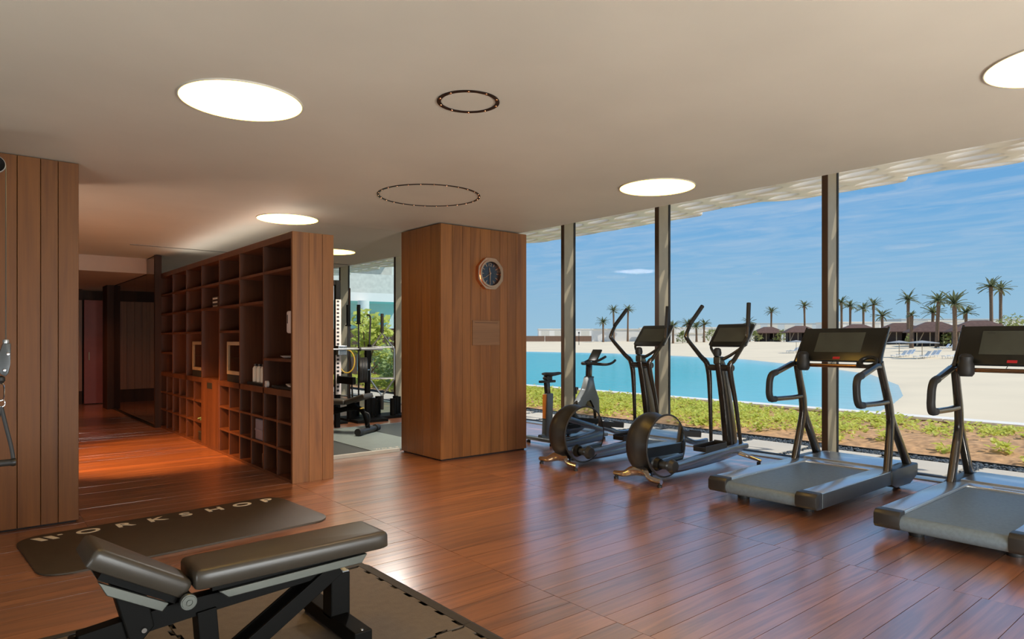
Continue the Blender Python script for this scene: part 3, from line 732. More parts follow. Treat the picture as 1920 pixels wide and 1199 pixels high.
    b = B(); prism(b, [(-.415, .0), (-.39, -.015), (.39, -.015), (.415, .0), (.415, .36), (.395, .38), (-.395, .38), (-.415, .36)], 'X', -.014, .014, .005); xform(b, Mt)
    con = obj('console', b, M['screen_blk'], t)
    b = B(); bx(b, -.0155, -.0138, -.215, .245, .085, .325); xform(b, Mt); obj('screen', b, M['screen'], con, 0)
    b = B(); bx(b, -.016, -.0155, .15, .205, .30, .312); xform(b, Mt); obj('status_line', b, M['greymetal'], con, 0)
    b = B(); bx(b, -.018, -.0135, -.035, .035, .002, .030, .002, 1); xform(b, Mt); obj('safety_clip', b, M['red'], t, 0)
    b = B(); sweep(b, [(1.465, .0, 1.252), (1.44, .02, 1.235), (1.43, .03, 1.215)], .0025, seg=6, smoothn=4); obj('safety_cord', b, M['plastic'], t)
    return t
tm = make_treadmill((5.28, 3.02, 0), 'treadmill with blank console standing before the wide mullion, wholly in view')
tm2 = dup(tm, (5.19, 1.555, 0), label='treadmill at the right picture edge, partly cut off, beside the other treadmill')

# ---------------------------------------------------------------- ellipticals
def make_elliptical(loc, label):
    t = empty('elliptical_trainer', loc, label, 'elliptical trainer', 'elliptical trainers facing the windows')
    # local x 0 = front foot line (5.28), y 0 = centre line
    b = B(); sweep(b, [(.10, 0, .115), (.5, 0, .085), (1.0, 0, .095), (1.45, 0, .13), (1.78, 0, .17), (1.90, 0, .20)], [.05, .055, .06, .075, .085, .06], [.075, .075, .075, .08, .08, .07], binormal=(0, 1, 0), seg=14, power=3, smoothn=3); obj('base_beam', b, M['anthracite'], t)
    # chrome front foot: spreads in two arms
    b = B(); sweep(b, [(.02, .30, .055), (.02, .17, .065), (.06, .10, .10), (.08, 0, .115), (.06, -.10, .10), (.02, -.17, .065), (.02, -.30, .055)], [.022, .026, .04, .05, .04, .026, .022], [.028, .034, .05, .05, .05, .034, .028], seg=12, power=3, smoothn=3); obj('front_foot', b, M['chrome'], t)
    for s in (-1, 1):
        b = B(); lathe(b, [(0, 0), (.024, 0), (.024, .02), (.014, .024), (.014, .05)], (.02, s * .28, 0), seg=14); obj('levelling_pad', b, M['rubber'], t)
        b = B(); sweep(b, [(1.80, s * .02, .13), (1.86, s * .14, .085), (1.89, s * .30, .045)], [.034, .026, .018], seg=12, smoothn=4); obj('rear_foot', b, M['chrome'], t)
        b = B(); lathe(b, [(0, 0), (.022, 0), (.022, .03), (0, .032)], (1.88, s * .27, 0), seg=12); obj('levelling_pad', b, M['rubber'], t)
    # drum: bulging shell with mirror discs
    c = (.30, 0, .365)
    rs = .325
    b = B(); lathe(b, [(rs - .02, -.153), (rs - .003, -.156), (rs + .002, -.150), (rs - .002, -.14), (rs - .050, -.122), (rs - .064, -.095), (rs - .040, -.055), (rs - .008, -.005), (rs + .006, .045), (rs - .002, .09), (rs - .022, .13), (rs - .06, .155)], c, 'Y', 56); obj('drum_shell', b, M['anthr_dark'], t, 50)
    for s in (-1, 1):
        b = B(); lathe(b, [(0, s * .1535), (rs - .010, s * .1535)] if s < 0 else [(0, .153), (rs - .06, .153)], c, 'Y', 56); obj('mirror_disc', b, M['mirror_disc'], t, 20)
        # crank pin, hub and pedal arm
        px, pz = (.27, .17) if s < 0 else (.36, .52)
        b = B(); cyl(b, (px, s * .15, pz), (px, s * .245, pz), .042, .036, 18); obj('crank_hub', b, M['anthr_dark'], t)
        b = B(); lathe(b, [(0, -.045), (.055, -.04), (.075, 0), (.055, .04), (0, .045)], (px, s * .245, pz), 'Y', 22); obj('crank_knob', b, M['anthr_dark'], t)
        ex, ez = (1.66, .24) if s < 0 else (1.60, .25)
        yy = s * .245
        b = B(); sweep(b, [(px, yy, pz), (px + .25, yy, pz + (ez - pz) * .2), (px + .75, yy, pz + (ez - pz) * .72), (ex - .25, yy, ez), (ex, yy, ez)], [.034, .036, .034, .030, .028], [.026, .030, .030, .028, .026], binormal=(0, 1, 0), seg=12, power=3.2, smoothn=3); obj('pedal_arm', b, M['anthracite'], t)
        # foot plate: shallow tray inside the arm
        x0 = .86; zz = pz + (ez - pz) * .62 + .05
        b = B(); tl = math.atan2(ez - pz, ex - px) * .6
        bx(b, 0, .40, -.075, .075, -.018, 0, .006)
        for q in (bx,):
            bx(b, 0, .40, -.082, -.070, -.018, .045, .004); bx(b, 0, .40, .070, .082, -.018, .045, .004); bx(b, .385, .40, -.075, .075, -.018, .055, .004); bx(b, 0, .012, -.075, .075, -.018, .03, .004)
        xform(b, Matrix.Translation((x0, s * .165, zz)) @ Matrix.Rotation(-tl, 4, 'Y')); obj('foot_plate', b, M['anthr_dark'], t, 0)
    # mast leaning back to the user
    b = B(); sweep(b, [(1.73, 0, .14), (1.68, 0, .45), (1.61, 0, .80), (1.53, 0, 1.10), (1.49, 0, 1.20)], [.105, .098, .088, .075, .060], [.062, .058, .052, .046, .04], binormal=(0, 1, 0), seg=16, power=3, smoothn=3); obj('mast', b, M['frame_gloss'], t)
    obj('pivot_bar', cyl(B(), (1.50, -.17, 1.13), (1.50, .17, 1.13), .036, seg=16), M['anthr_dark'], t)
    for s in (-1, 1):
        if s > 0: pts = [(1.58, .17, .25), (1.55, .16, .70), (1.50, .155, 1.13), (1.38, .185, 1.27), (1.19, .225, 1.46), (1.18, .23, 1.52), (1.27, .225, 1.66), (1.45, .20, 1.85)]
        else: pts = [(1.66, -.17, .25), (1.58, -.16, .70), (1.46, -.155, 1.13), (1.50, -.19, 1.23), (1.65, -.24, 1.44), (1.68, -.245, 1.51), (1.70, -.24, 1.64), (1.75, -.22, 1.88)]
        b = B(); sweep(b, pts[:7], [.020, .024, .034, .026, .022, .022, .02], seg=12, smoothn=4); obj('moving_arm', b, M['frame_gloss'], t)
        b = B(); P1, P2 = Vector(pts[-2]), Vector(pts[-1]); cyl(b, P1 - (P2 - P1) * .15, P2, .024, seg=14); obj('grip', b, M['rubber'], t)
        # fixed console yoke
        b = B(); sweep(b, [(1.49, s * .03 - .02, 1.23), (1.53, s * .10 - .02, 1.275), (1.59, s * .195 - .02, 1.36), (1.64, s * .215 - .02, 1.42)], [.022, .018, .016, .014], seg=10, smoothn=4); obj('console_yoke', b, M['frame_gloss'], t)
    obj('neck', bx(B(), 1.43, 1.53, -.045, .045, 1.17, 1.26, .015, 3), M['greymetal'], t)
    b = B(); lathe(b, [(0, 0), (.04, .005), (.048, .04), (.040, .085), (.02, .10), (0, .10)], (1.45, .0, 1.26), seg=18); obj('bottle_holder', b, M['rubber'], t)
    Mt = Matrix.Translation((1.61, -.02, 1.385)) @ Matrix.Rotation(R(40), 4, 'Y')
    b = B(); prism(b, rrect(0, .16, .48, .33, .025, 4), 'X', -.013, .022, .004); xform(b, Mt); con = obj('console', b, M['screen_blk'], t)
    b = B(); bx(b, -.0145, -.0128, -.195, .195, .05, .265); xform(b, Mt); obj('screen', b, M['screen'], con, 0)
    b = B()
    for s in (-1, 1): sweep(b, [(1.63, s * .242 - .02, 1.39), (1.73, s * .242 - .02, 1.51), (1.83, s * .242 - .02, 1.635)], .012, .008, seg=8)
    obj('console_edge', b, M['alu'], t)
    return t
el = make_elliptical((5.28, 4.36, 0), 'elliptical trainer nearer the treadmill, its mirror disc fully in view')
el2 = dup(el, (5.24, 5.475, 0), label='elliptical trainer nearer the wood pillar, in front of the bike')

# ---------------------------------------------------------------- exercise bike
t = empty('exercise_bike', (6.85, 6.85, 0), 'grey indoor cycling bike behind the elliptical near the pillar', 'exercise bike')
for nm, x in (('rear_foot', -.62), ('front_foot', .42)):
    obj(nm, bx(B(), x - .05, x + .05, -.29, .29, .045, .095, .012, 3), M['bike'], t)
    for s in (-1, 1): obj('levelling_pad', lathe(B(), [(0, 0), (.03, 0), (.03, .03), (.012, .03), (.012, .06)], (x, s * .24, 0), seg=12), M['rubber'], t)
b = B(); sweep(b, [(-.62, 0, .09), (-.2, 0, .12), (.15, 0, .12), (.42, 0, .09)], [.04, .045, .045, .04], .04, binormal=(0, 1, 0), seg=12, power=3, smoothn=3); obj('base_beam', b, M['bike'], t)
b = B(); prism(b, [(-.02, .20), (.10, .55), (.26, .72), (.30, .90), (.42, .90), (.44, .72), (.54, .58), (.57, .12), (.46, .10), (.44, .46), (.36, .58), (.27, .56), (.16, .40), (.10, .16)], 'Y', -.05, .05, .014); obj('front_frame', b, M['bike'], t)
b = B(); lathe(b, [(.14, -.03), (.235, -.03), (.24, -.02), (.24, .02), (.235, .03), (.14, .03), (.14, -.03)], (.24, 0, .36), 'Y', 36); obj('flywheel', b, M['frame_gloss'], t)
b = B(); lathe(b, [(0, -.02), (.15, -.02), (.15, .02), (0, .02)], (.24, 0, .36), 'Y', 30); obj('flywheel_web', b, M['anthr_dark'], t)
b = B(); prism(b, [(-.55, .10), (-.42, .10), (-.40, .70), (-.52, .70)], 'Y', -.045, .045, .012); obj('seat_tube', b, M['bike'], t)
obj('orange_trim', bx(B(), -.545, -.52, -.03, .03, .35, .69, .003, 1), mat('orange_trim', (206, 120, 40), .4), t, 0)
b = B(); bar(b, (-.47, 0, .66), (-.49, 0, .86), .055, .075, .008, up=(1, 0, 0)); obj('seat_post', b, M['frame_gloss'], t)
obj('seat_slide', bx(B(), -.62, -.34, -.03, .03, .85, .885, .008), M['plastic'], t)
obj('seat_clamp', lathe(B(), [(0, -.04), (.03, -.04), (.03, .04), (0, .04)], (-.50, 0, .915), 'Y', 14), M['rubber'], t)
b = B(); v_ = [(-.62, .02, .02), (-.58, .085, .0), (-.46, .085, .0), (-.36, .035, .0), (-.22, .02, .0)]
sweep(b, [(-.55, 0, .975), (-.50, 0, .97), (-.42, 0, .965), (-.34, 0, .968), (-.25, 0, .975), (-.20, 0, .972)], [.015, .028, .03, .026, .022, .012], [.045, .075, .07, .045, .026, .014], binormal=(0, 1, 0), seg=16, smoothn=4); obj('saddle', b, M['rubber'], t)
obj('saddle_mount', bx(B(), -.46, -.40, -.025, .025, .88, .95, .01), M['plastic'], t)
b = B(); bar(b, (.36, 0, .88), (.37, 0, 1.08), .06, .085, .01, up=(1, 0, 0)); obj('handlebar_post', b, M['frame_gloss'], t)
obj('post_collar', bx(B(), .31, .43, -.045, .045, .885, .91, .006), M['plastic'], t)
obj('handlebar_slide', bx(B(), .24, .52, -.035, .035, 1.08, 1.125, .012, 3), M['plastic'], t)
for s in (-1, 1):
    b = B(); sweep(b, [(.30, s * .03, 1.11), (.36, s * .13, 1.10), (.50, s * .22, 1.09), (.60, s * .245, 1.11), (.68, s * .24, 1.15)], [.022, .024, .020, .018, .018], seg=10, smoothn=4); obj('handlebar', b, M['rubber'], t)
    b = B(); sweep(b, [(.36, s * .07, 1.12), (.48, s * .10, 1.15), (.62, s * .10, 1.20)], .019, seg=10, smoothn=4); obj('aero_bar', b, M['rubber'], t)
    b = B(); sweep(b, [(-.08, s * .08, .30), (-.02 + s * .08, s * .10, .30 - s * .14)], [.02, .016], [.012, .01], seg=10); obj('crank', b, M['chrome'], t)
    obj('pedal', bx(B(), -.08 + s * .08, .04 + s * .08, s * .11, s * .20, .285 - s * .14, .315 - s * .14, .008), M['plastic'], t)
b = B(); lathe(b, [(0, -.07), (.06, -.07), (.06, .07), (0, .07)], (-.05, 0, .30), 'Y', 20); obj('crank_housing', b, M['anthr_dark'], t)
b = B(); bx(b, -.012, .012, -.09, .09, 0, .20, .006); xform(b, Matrix.Translation((.44, 0, 1.14)) @ Matrix.Rotation(R(35), 4, 'Y')); obj('console', b, M['screen_blk'], t)
obj('resistance_knob', lathe(B(), [(0, 0), (.012, 0), (.012, .06), (.03, .065), (.03, .10), (0, .105)], (.10, 0, .66), seg=14), M['plastic'], t)

# ---------------------------------------------------------------- floor mats in front
# rubber floor tiles with jigsaw edges
def jig(x0, x1, y0, y1, seed):
    """outline with dovetail tabs on all sides"""
    def edge(a, c, nrm):
        (ax, ay), (cx, cy) = a, c; n = 14; out = []
        for k in range(n):
            t0, t1 = k / n, (k + 1) / n; o = .009 if k % 2 else -.009
            f = .12 / n * (1 if k % 2 else -1)
            for tt, oo in ((t0, -.009 if k % 2 else .009), (t0 - (f if k % 2 else f), o), (t1 + f, o)):
                out.append((ax + (cx - ax) * tt + nrm[0] * oo, ay + (cy - ay) * tt + nrm[1] * oo))
        return out[1:]
    return edge((x0, y0), (x1, y0), (0, -1)) + edge((x1, y0), (x1, y1), (1, 0)) + edge((x1, y1), (x0, y1), (0, 1)) + edge((x0, y1), (x0, y0), (-1, 0))
rm = empty('rubber_mat', (0, 0, 0), 'dark interlocking rubber floor mat under the bench', 'floor mat')
TS = 1.14
for i in range(2):
    for j in range(3):
        x1 = 1.955 - TS * i; y1 = 3.85 - TS * j
        b = B(); P_ = jig(x1 - TS + .012, x1 - .012, y1 - TS + .012, y1 - .012, i)
        vs = [b.verts.new((p[0], p[1], .016)) for p in P_]; vb = [b.verts.new((p[0], p[1], .001)) for p in P_]
        f_ = b.faces.new(vs); n = len(P_)
        for k in range(n): b.faces.new((vs[k], vb[k], vb[(k + 1) % n], vs[(k + 1) % n]))
        bmesh.ops.triangulate(b, faces=[f_])
        obj('tile', b, M['tile'], rm, 0)
for k in range(3):
    y1 = 3.86 - TS * k; b = B(); prism(b, [(1.955, .001), (2.03, .001), (2.03, .004), (2.00, .0165), (1.955, .0165)], 'Y', y1 - TS + .003, y1); obj('edge_strip', b, M['tile_edge'], rm, 0)
    if k < 2:
        x1 = 1.955 - TS * k; b = B(); prism(b, [(3.86, .001), (3.93, .001), (3.93, .004), (3.90, .0165), (3.86, .0165)], 'X', x1 - TS + .003, x1); obj('edge_strip', b, M['tile_edge'], rm, 0)
b = B(); bx(b, 1.94, 2.0, 3.86, 3.90, .001, .0155); obj('corner_piece', b, M['tile_edge'], rm, 0)
b = B(); bx(b, -.4, 1.955, .35, 3.86, .0008, .008); obj('underlay', b, M['tile_edge'], rm, 0)

# exercise mat with lettering
em = empty('exercise_mat', (1.32, 5.50, 0), 'dark exercise mat lettered WORKSHOP on the floor behind the bench', 'exercise mat', rz=R(4.2))
b = B(); prism(b, rrect(0, 0, 1.95, 1.08, .17, 8), 'Z', .0005, .014, .004); obj('mat', b, M['exmat'], em)
lw = {'O': 0, 'R': 0, 'K': 0, 'S': 0, 'H': 0, 'P': 0}
def glyph(poly_list, name, x, y):
    b = B()
    for P_ in poly_list: prism(b, P_, 'Z', .0141, .0149)
    o = obj(name, b, M['cream'], em, 0, (x, y, 0)); return o
LX = [-.80, -.535, -.295, -.065, .155, .385, .62, .84]
LY = .405
# W as two slanted strokes and a dash
glyph([[(-.085, .055), (-.035, .055), (.005, -.055), (-.035, -.055)], [(-.01, .055), (.04, .055), (.075, -.055), (.035, -.055)], [(.075, .055), (.105, .055), (.11, .035), (.08, .035)]], 'letter', LX[0], LY)
for ch, x in zip('ORKSHOP', LX[1:]):
    me = text_mesh(ch, .165, .0004, 1.22, .0035); me.materials.append(M['cream'])
    o = link('letter', me, None, em, (x, LY, .0146))

# ---------------------------------------------------------------- weight bench in front
wb = empty('weight_bench', (0, 0, 0), 'black adjustable weight bench with grey trim standing on rubber tiles', 'weight bench')
def cushion(L_, W0, W1, H, r=.035, n=5):
    """padded slab along x from 0 to L, tapering in width W0 to W1"""
    b = B(); out = rrect(0, 0, 2, 2, .12, 6); rings = []
    for z, ins in ((0, .008), (.006, .0), (H * .74, 0.0), (H * .88, .004), (H * .97, .013), (H, .032)):
        ring = []
        for (u, v) in out:
            w = W0 + (W1 - W0) * (u + 1) / 2; cx, cy = L_ / 2, 0
            fx = (L_ / 2 - ins) / (L_ / 2); fy = (w / 2 - ins) / (w / 2)
            ring.append(b.verts.new((cx + u * L_ / 2 * fx, v * w / 2 * fy, z)))
        rings.append(ring)
    n_ = len(out)
    for A, C in zip(rings, rings[1:]):
        for i in range(n_): b.faces.new((A[i], A[(i + 1) % n_], C[(i + 1) % n_], C[i]))
    b.faces.new(rings[0][::-1]); b.faces.new(rings[-1])
    return b
CY = 3.10
b = cushion(.90, .27, .29, .082); xform(b, Matrix.Translation((.765, CY, .40)) @ Matrix.Rotation(R(-.5), 4, 'Y')); obj('back_pad', b, M['leather'], wb, 60)
b = cushion(.42, .20, .29, .078); xform(b, Matrix.Translation((.725, CY, .366)) @ Matrix.Rotation(R(180), 4, 'Z') @ Matrix.Rotation(R(-32), 4, 'Y') @ Matrix.Translation((.0, 0, 0))); obj('seat_pad', b, M['leather'], wb, 60)
for s in (-1, 1):
    y_ = CY + s * .105
    b = B(); prism(b, [(.86, .372), (1.56, .392), (1.53, .352), (.90, .338)], 'Y', y_ - .012, y_ + .012, .003); obj('pad_rail', b, M['greymetal'], wb, 0)
    b = B(); prism(b, [(.415, .515), (.665, .372), (.640, .344), (.445, .456)], 'Y', y_ - .012, y_ + .012, .003); obj('seat_rail', b, M['greymetal'], wb, 0)
obj('pad_support', bx(B(), .84, 1.56, CY - .09, CY + .09, .372, .402), M['blackmetal'], wb, 0)
b = B(); bar(b, (.425, CY, .532), (.70, CY, .368), .18, .03); obj('seat_support', b, M['blackmetal'], wb, 0)
obj('hinge_tube', cyl(B(), (.735, CY - .13, .365), (.735, CY + .13, .365), .028, seg=22), M['blackmetal'], wb)
for s in (-1, 1):
    b = B(); lathe(b, [(0, s * .143), (.009, s * .143), (.010, s * .139), (.013, s * .139), (.014, s * .142), (.026, s * .142), (.027, s * .139), (.031, s * .139), (.033, s * .135), (.033, s * .12), (.028, s * .12)], (.735, CY, .365), 'Y', 28); obj('hinge_cap', b, M['greymetal'], wb, 20)
# main beam and supports
b = B(); prism(b, [(.36, .22), (.36, .295), (.72, .338), (1.44, .352), (1.44, .30), (.80, .262)], 'Y', CY - .035, CY + .035, .004); obj('main_beam', b, M['blackmetal'], wb, 0)
b = B(); prism(b, [(.47, .47), (.60, .40), (.625, .27), (.575, .215), (.53, .24)], 'Y', CY - .055, CY + .055, .006); obj('seat_bracket', b, M['blackmetal'], wb, 0)
for s in (-1, 1): obj('bolt', lathe(B(), [(0, s * .064), (.010, s * .064), (.013, s * .056), (.013, s * .05)], (.585, CY, .265), 'Y', 14), M['chrome'], wb)
b = B(); bar(b, (.37, CY, .27), (.30, CY, .06), .075, .07, .004, up=(1, 0, 0)); obj('front_leg', b, M['blackmetal'], wb, 0)
obj('front_foot', bx(B(), .26, .35, CY - .27, CY + .27, .03, .10, .006), M['blackmetal'], wb, 0)
b = B(); bar(b, (.83, CY, .28), (.85, CY, .02), .10, .08, .003, up=(1, 0, 0)); obj('middle_leg', b, M['blackmetal'], wb, 0)
for s in (-1, 1):
    b = B(); bar(b, (1.44, CY + s * .05, .335), (.98, CY + s * .05, .05), .014, .075, .003); obj('strut', b, M['blackmetal'], wb, 0)
obj('rear_post', bx(B(), 1.40, 1.50, CY - .05, CY + .05, .08, .30, .006), M['blackmetal'], wb, 0)
obj('post_cap', bx(B(), 1.405, 1.495, CY - .045, CY + .045, .30, .306), M['anthracite'], wb, 0)
obj('rear_foot', bx(B(), 1.40, 1.49, CY - .30, CY + .30, .03, .10, .006), M['blackmetal'], wb, 0)
for x in (.305, 1.445):
    for s in (-1, 1):
        obj('foot_pad', bx(B(), x - .035, x + .035, CY + s * .27 - .025, CY + s * .27 + .025, .0165, .03), M['rubber'], wb, 0)
        obj('bolt', lathe(B(), [(0, .104), (.007, .104), (.009, .10)], (x, CY + s * .28, 0), seg=10), M['chrome'], wb)
b = B(); bx(b, .80, .90, CY - .05, CY + .05, .0165, .03); obj('foot_pad', b, M['rubber'], wb, 0)

# ---------------------------------------------------------------- cable machine at the left edge
cmx, cmy = .222, 5.2
t = empty('cable_machine', (0, 0, 0), 'cable machine pulley and black cable line at the left picture edge', 'cable machine')
obj('column', bx(B(), -.42, -.22, cmy - .1, cmy + .1, 0, 2.62, .01), M['blackmetal'], t, 0)
obj('arm', bx(B(), -.30, .17, cmy - .03, cmy + .03, 2.50, 2.56, .006), M['blackmetal'], t, 0)
obj('pulley', lathe(B(), [(0, -.012), (.045, -.012), (.05, -.014), (.052, -.011), (.046, 0), (.052, .011), (.05, .014), (0, .014)], (.178, cmy - .04, 2.53), 'Y', 30), M['blackmetal'], t)
obj('pulley_rim', lathe(B(), [(.049, -.0145), (.053, -.012), (.0535, .012), (.049, .0145)], (.178, cmy - .04, 2.53), 'Y', 30), M['alu'], t)
obj('cable', cyl(B(), (.231, cmy - .04, 2.53), (.231, cmy - .04, 1.44), .0028, seg=8), M['greymetal'], t)
obj('cable_stop', lathe(B(), [(0, 0), (.016, 0), (.018, .01), (.016, .022), (.006, .026)], (.231, cmy - .04, 1.43), seg=14), M['alu'], t)
b = B(); prism(b, [(.205, 1.24), (.228, 1.225), (.245, 1.245), (.252, 1.30), (.256, 1.43), (.215, 1.43), (.195, 1.36), (.192, 1.28)], 'Y', cmy - .06, cmy - .02, .005); obj('pulley_block', b, M['anthr_dark2'], t)
b = B(); lathe(b, [(0, -.01), (.032, -.01), (.036, 0), (.032, .01), (0, .01)], (.180, cmy - .04, 1.35), 'Y', 20); obj('block_wheel', b, M['plastic'], t)
for x, z in ((.240, 1.365), (.222, 1.265)): obj('screw', lathe(B(), [(0, -.064), (.008, -.063), (.009, -.06)], (x, cmy, z), 'Y', 12), M['chrome'], t)
t = empty('strap_handle', (.205, cmy - .04, 1.23), 'black webbing strap handle hanging from the cable pulley', 'handle')
b = B(); lathe(b, [(.006, .0), (.022, -.01), (.024, -.03), (.010, -.05)], seg=14); obj('ball_stop', b, M['rubber'], t)
b = B(); sweep(b, [(0, 0, -.05), (.016, 0, -.06), (.016, 0, -.138), (.004, 0, -.153), (-.010, 0, -.143), (-.010, 0, -.06)], .004, seg=8, closed=True, smoothn=3); obj('carabiner', b, M['chrome'], t)
b = B(); pts = [(.005 + .018 * math.cos(a), 0, -.17 + .022 * math.sin(a)) for a in [2 * PI * i / 20 for i in range(20)]]; sweep(b, pts, .0035, seg=8, closed=True); obj('ring', b, M['chrome'], t)
b = B(); sweep(b, [(.003, 0, -.19), (.028, 0, -.32), (.052, 0, -.44), (.064, 0, -.53)], .011, .004, binormal=(0, 1, 0), seg=8, smoothn=3); sweep(b, [(.003, 0, -.19), (-.03, 0, -.32), (-.07, 0, -.44), (-.10, 0, -.53)], .011, .004, binormal=(0, 1, 0), seg=8, smoothn=3); obj('strap', b, M['rubber'], t)
b = B(); cyl(b, (-.10, 0, -.54), (.062, 0, -.54), .021, seg=16); obj('grip', b, M['rubber'], t)
for x in (-.10, .062): obj('end_cap', lathe(B(), [(0, -.014), (.022, -.014), (.026, 0), (.022, .014), (0, .014)], (x, 0, -.54), 'X', 18), M['plastic'], t)

# ---------------------------------------------------------------- rear gym room
gf = props(obj('rubber_flooring', bx(B(), 3.06, 6.6, 7.62, 10.12, 0, .008), M['gymtile'], None, 0), 'dark rubber flooring of the rear gym room behind the glass', 'floor mat')
obj('edge_trim', bx(B(), 3.06, 6.6, 10.12, 10.15, 0, .012), M['alu'], gf, 0)
for x in (4.08, 5.08, 6.05): obj('joint', bx(B(), x - .004, x + .004, 7.62, 10.12, .0065, .0085), M['gasket'], gf, 0)
em2 = empty('gym_mat', (4.58, 8.85, .008), 'lighter grey mat with small white lettering on the rear gym floor', 'exercise mat')
obj('mat', bx(B(), -.46, .46, -1.18, 1.22, 0, .008, .003), M['gymmat'], em2, 0)
for ch, x in zip('WORKSHOP', [-.34 + .10 * k for k in range(8)]):
    me = text_mesh(ch, .085, .0004, 1.1); me.materials.append(M['cream']); link('letter', me, None, em2, (x, -1.02, .0086))
# adjustable bench of the rear room
rb = empty('incline_bench', (4.84, 9.24, .016), 'black adjustable bench in the rear room behind the glass', 'weight bench', rz=R(124))
obj('rear_bar', cyl(B(), (0, -.24, .055), (0, .24, .055), .042, seg=18), M['anthr_dark'], rb)
for s in (-1, 1): obj('end_cap', lathe(B(), [(0, -.05), (.054, -.05), (.058, 0), (.054, .05), (0, .05)], (0, s * .27, .057), 'Y', 20), M['rubber'], rb)
b = B(); sweep(b, [(.0, 0, .08), (.04, 0, .25), (.12, 0, .36), (.30, 0, .38), (.7, 0, .28), (1.15, 0, .10)], [.035, .04, .04, .04, .04, .035], .035, binormal=(0, 1, 0), seg=12, smoothn=4); obj('frame', b, M['blackmetal'], rb)
obj('front_bar', cyl(B(), (1.15, -.24, .055), (1.15, .24, .055), .042, seg=16), M['anthracite'], rb)
b = B(); sweep(b, [(.0, .05, .12), (-.05, .05, .20), (-.04, .05, .30), (.03, .05, .33)], .012, seg=8, smoothn=4); obj('carry_handle', b, M['plastic'], rb)
b = cushion(.36, .26, .30, .075); xform(b, Matrix.Translation((.32, 0, .44)) @ Matrix.Rotation(R(180), 4, 'Z') @ Matrix.Rotation(R(-18), 4, 'Y')); obj('seat_pad', b, M['leather'], rb, 60)
b = cushion(.85, .30, .26, .075); xform(b, Matrix.Translation((.34, 0, .44))); obj('back_pad', b, M['leather'], rb, 60)
b = B(); bar(b, (.12, 0, .36), (.30, 0, .45), .08, .06); bar(b, (.45, 0, .34), (.80, 0, .45), .06, .05); obj('pad_support', b, M['blackmetal'], rb, 0)
obj('pin', cyl(B(), (.02, .10, .40), (.02, .20, .40), .010, seg=10), M['yellow'], rb)
# power rack
rk = empty('power_rack', (4.83, 10.3, .0), 'tall power rack with white slotted upright seen past the shelving end', 'rack')
for (x, y) in ((0, 0), (-1.15, 0), (0, 1.1), (-1.15, 1.1)):
    obj('upright', bx(B(), x - .04, x + .04, y - .04, y + .04, .0, 2.44, .006), M['blackmetal'], rk, 0)
pb = B(); bx(pb, .042, .05, -.045, .045, .55, 2.12); plate = obj('slotted_plate', pb, M['white'], rk, 0)
b = B(); bx(b, -.045, .045, -.05, -.042, .55, 2.12); obj('slotted_plate', b, M['white'], rk, 0)
b = B()
for k in range(24): bx(b, -.03, .012, -.053, -.0495, .60 + .064 * k, .632 + .064 * k); bx(b, .0495, .053, -.015, .03, .60 + .064 * k, .632 + .064 * k)
obj('slots', b, M['gasket'], rk, 0)['kind'] = 'stuff'
for y in (0, 1.1): obj('cross_beam', bx(B(), -1.15, 0, y - .03, y + .03, 2.36, 2.44, .005), M['blackmetal'], rk, 0)
for x in (0, -1.15): obj('cross_beam', bx(B(), x - .03, x + .03, 0, 1.1, 2.36, 2.44, .005), M['blackmetal'], rk, 0)
obj('bar_catch', bx(B(), -.05, .10, -.16, -.04, 1.20, 1.36, .01), M['anthracite'], rk, 0)
obj('safety_arm', bx(B(), -.03, .03, -.62, -.04, .74, .86, .008), M['blackmetal'], rk, 0)
for k, z in enumerate((.5, .85, 1.2, 1.55)):
    obj('weight_peg', cyl(B(), (-.04, .3, z), (-.30, .3, z), .022, seg=12), M['chrome'], rk)
t = empty('barbell', (4.60, 10.12, 1.30), 'steel barbell lying across the rack at chest height', 'barbell')
obj('shaft', cyl(B(), (-.9, 0, 0), (.55, .0, 0), .014, seg=12), M['alu'], t); obj('sleeve', cyl(B(), (.55, 0, 0), (.97, 0, 0), .025, seg=16), M['alu'], t); obj('collar', cyl(B(), (.53, 0, 0), (.56, 0, 0), .038, seg=16), M['anthr_dark'], t)
# bar holder with vertical bars, bottom tubes
bh = empty('bar_holder', (6.05, 11.1, 0), 'black floor rack of short upright tubes by the rear windows', 'rack')
obj('base', bx(B(), -.75, .55, -.25, .32, .0, .05, .006), M['blackmetal'], bh, 0)
for k in range(9):
    x = -.68 + .145 * k; y = -.16 + .15 * (k % 3)
    obj('tube', lathe(B(), [(0, .05), (.052, .05), (.052, .36 + .03 * (k % 2)), (.04, .36 + .03 * (k % 2)), (.038, .30), (0, .30)], (x, y, 0), seg=18), M['blackmetal'], bh)
def vbar(name, x, y, z0, z1, sleeve, lab, tilt=0, m='anthr_dark', sl=.36, lean=0):
    t = empty(name, (x, y, z0), lab, 'bar'); L_ = z1 - z0
    dx, dy = tilt * L_, lean * L_
    obj('shaft', cyl(B(), (0, 0, 0), (dx, dy, L_), .015, seg=10), M[m], t)
    if sleeve:
        f = 1 - sl / L_
        obj('sleeve', cyl(B(), (dx * f, dy * f, L_ - sl), (dx, dy, L_), .033, seg=14), M['blackmetal'], t)
        obj('collar', cyl(B(), (dx * f, dy * f, L_ - sl - .02), (dx * f, dy * f, L_ - sl), .052, seg=16), M['blackmetal'], t)
    return t
vbar('upright_bar', 5.37, 11.0, .31, 2.08, True, 'black sleeved barbell standing upright, leftmost in the rear room')
vbar('upright_bar', 5.66, 11.17, .31, 2.10, True, 'black sleeved barbell standing upright behind the weight plates', sl=.34)
vbar('upright_bar', 5.51, 11.1, .31, 1.78, False, 'thin dark bar leaning in the holder between two sleeved barbells', tilt=-.06)
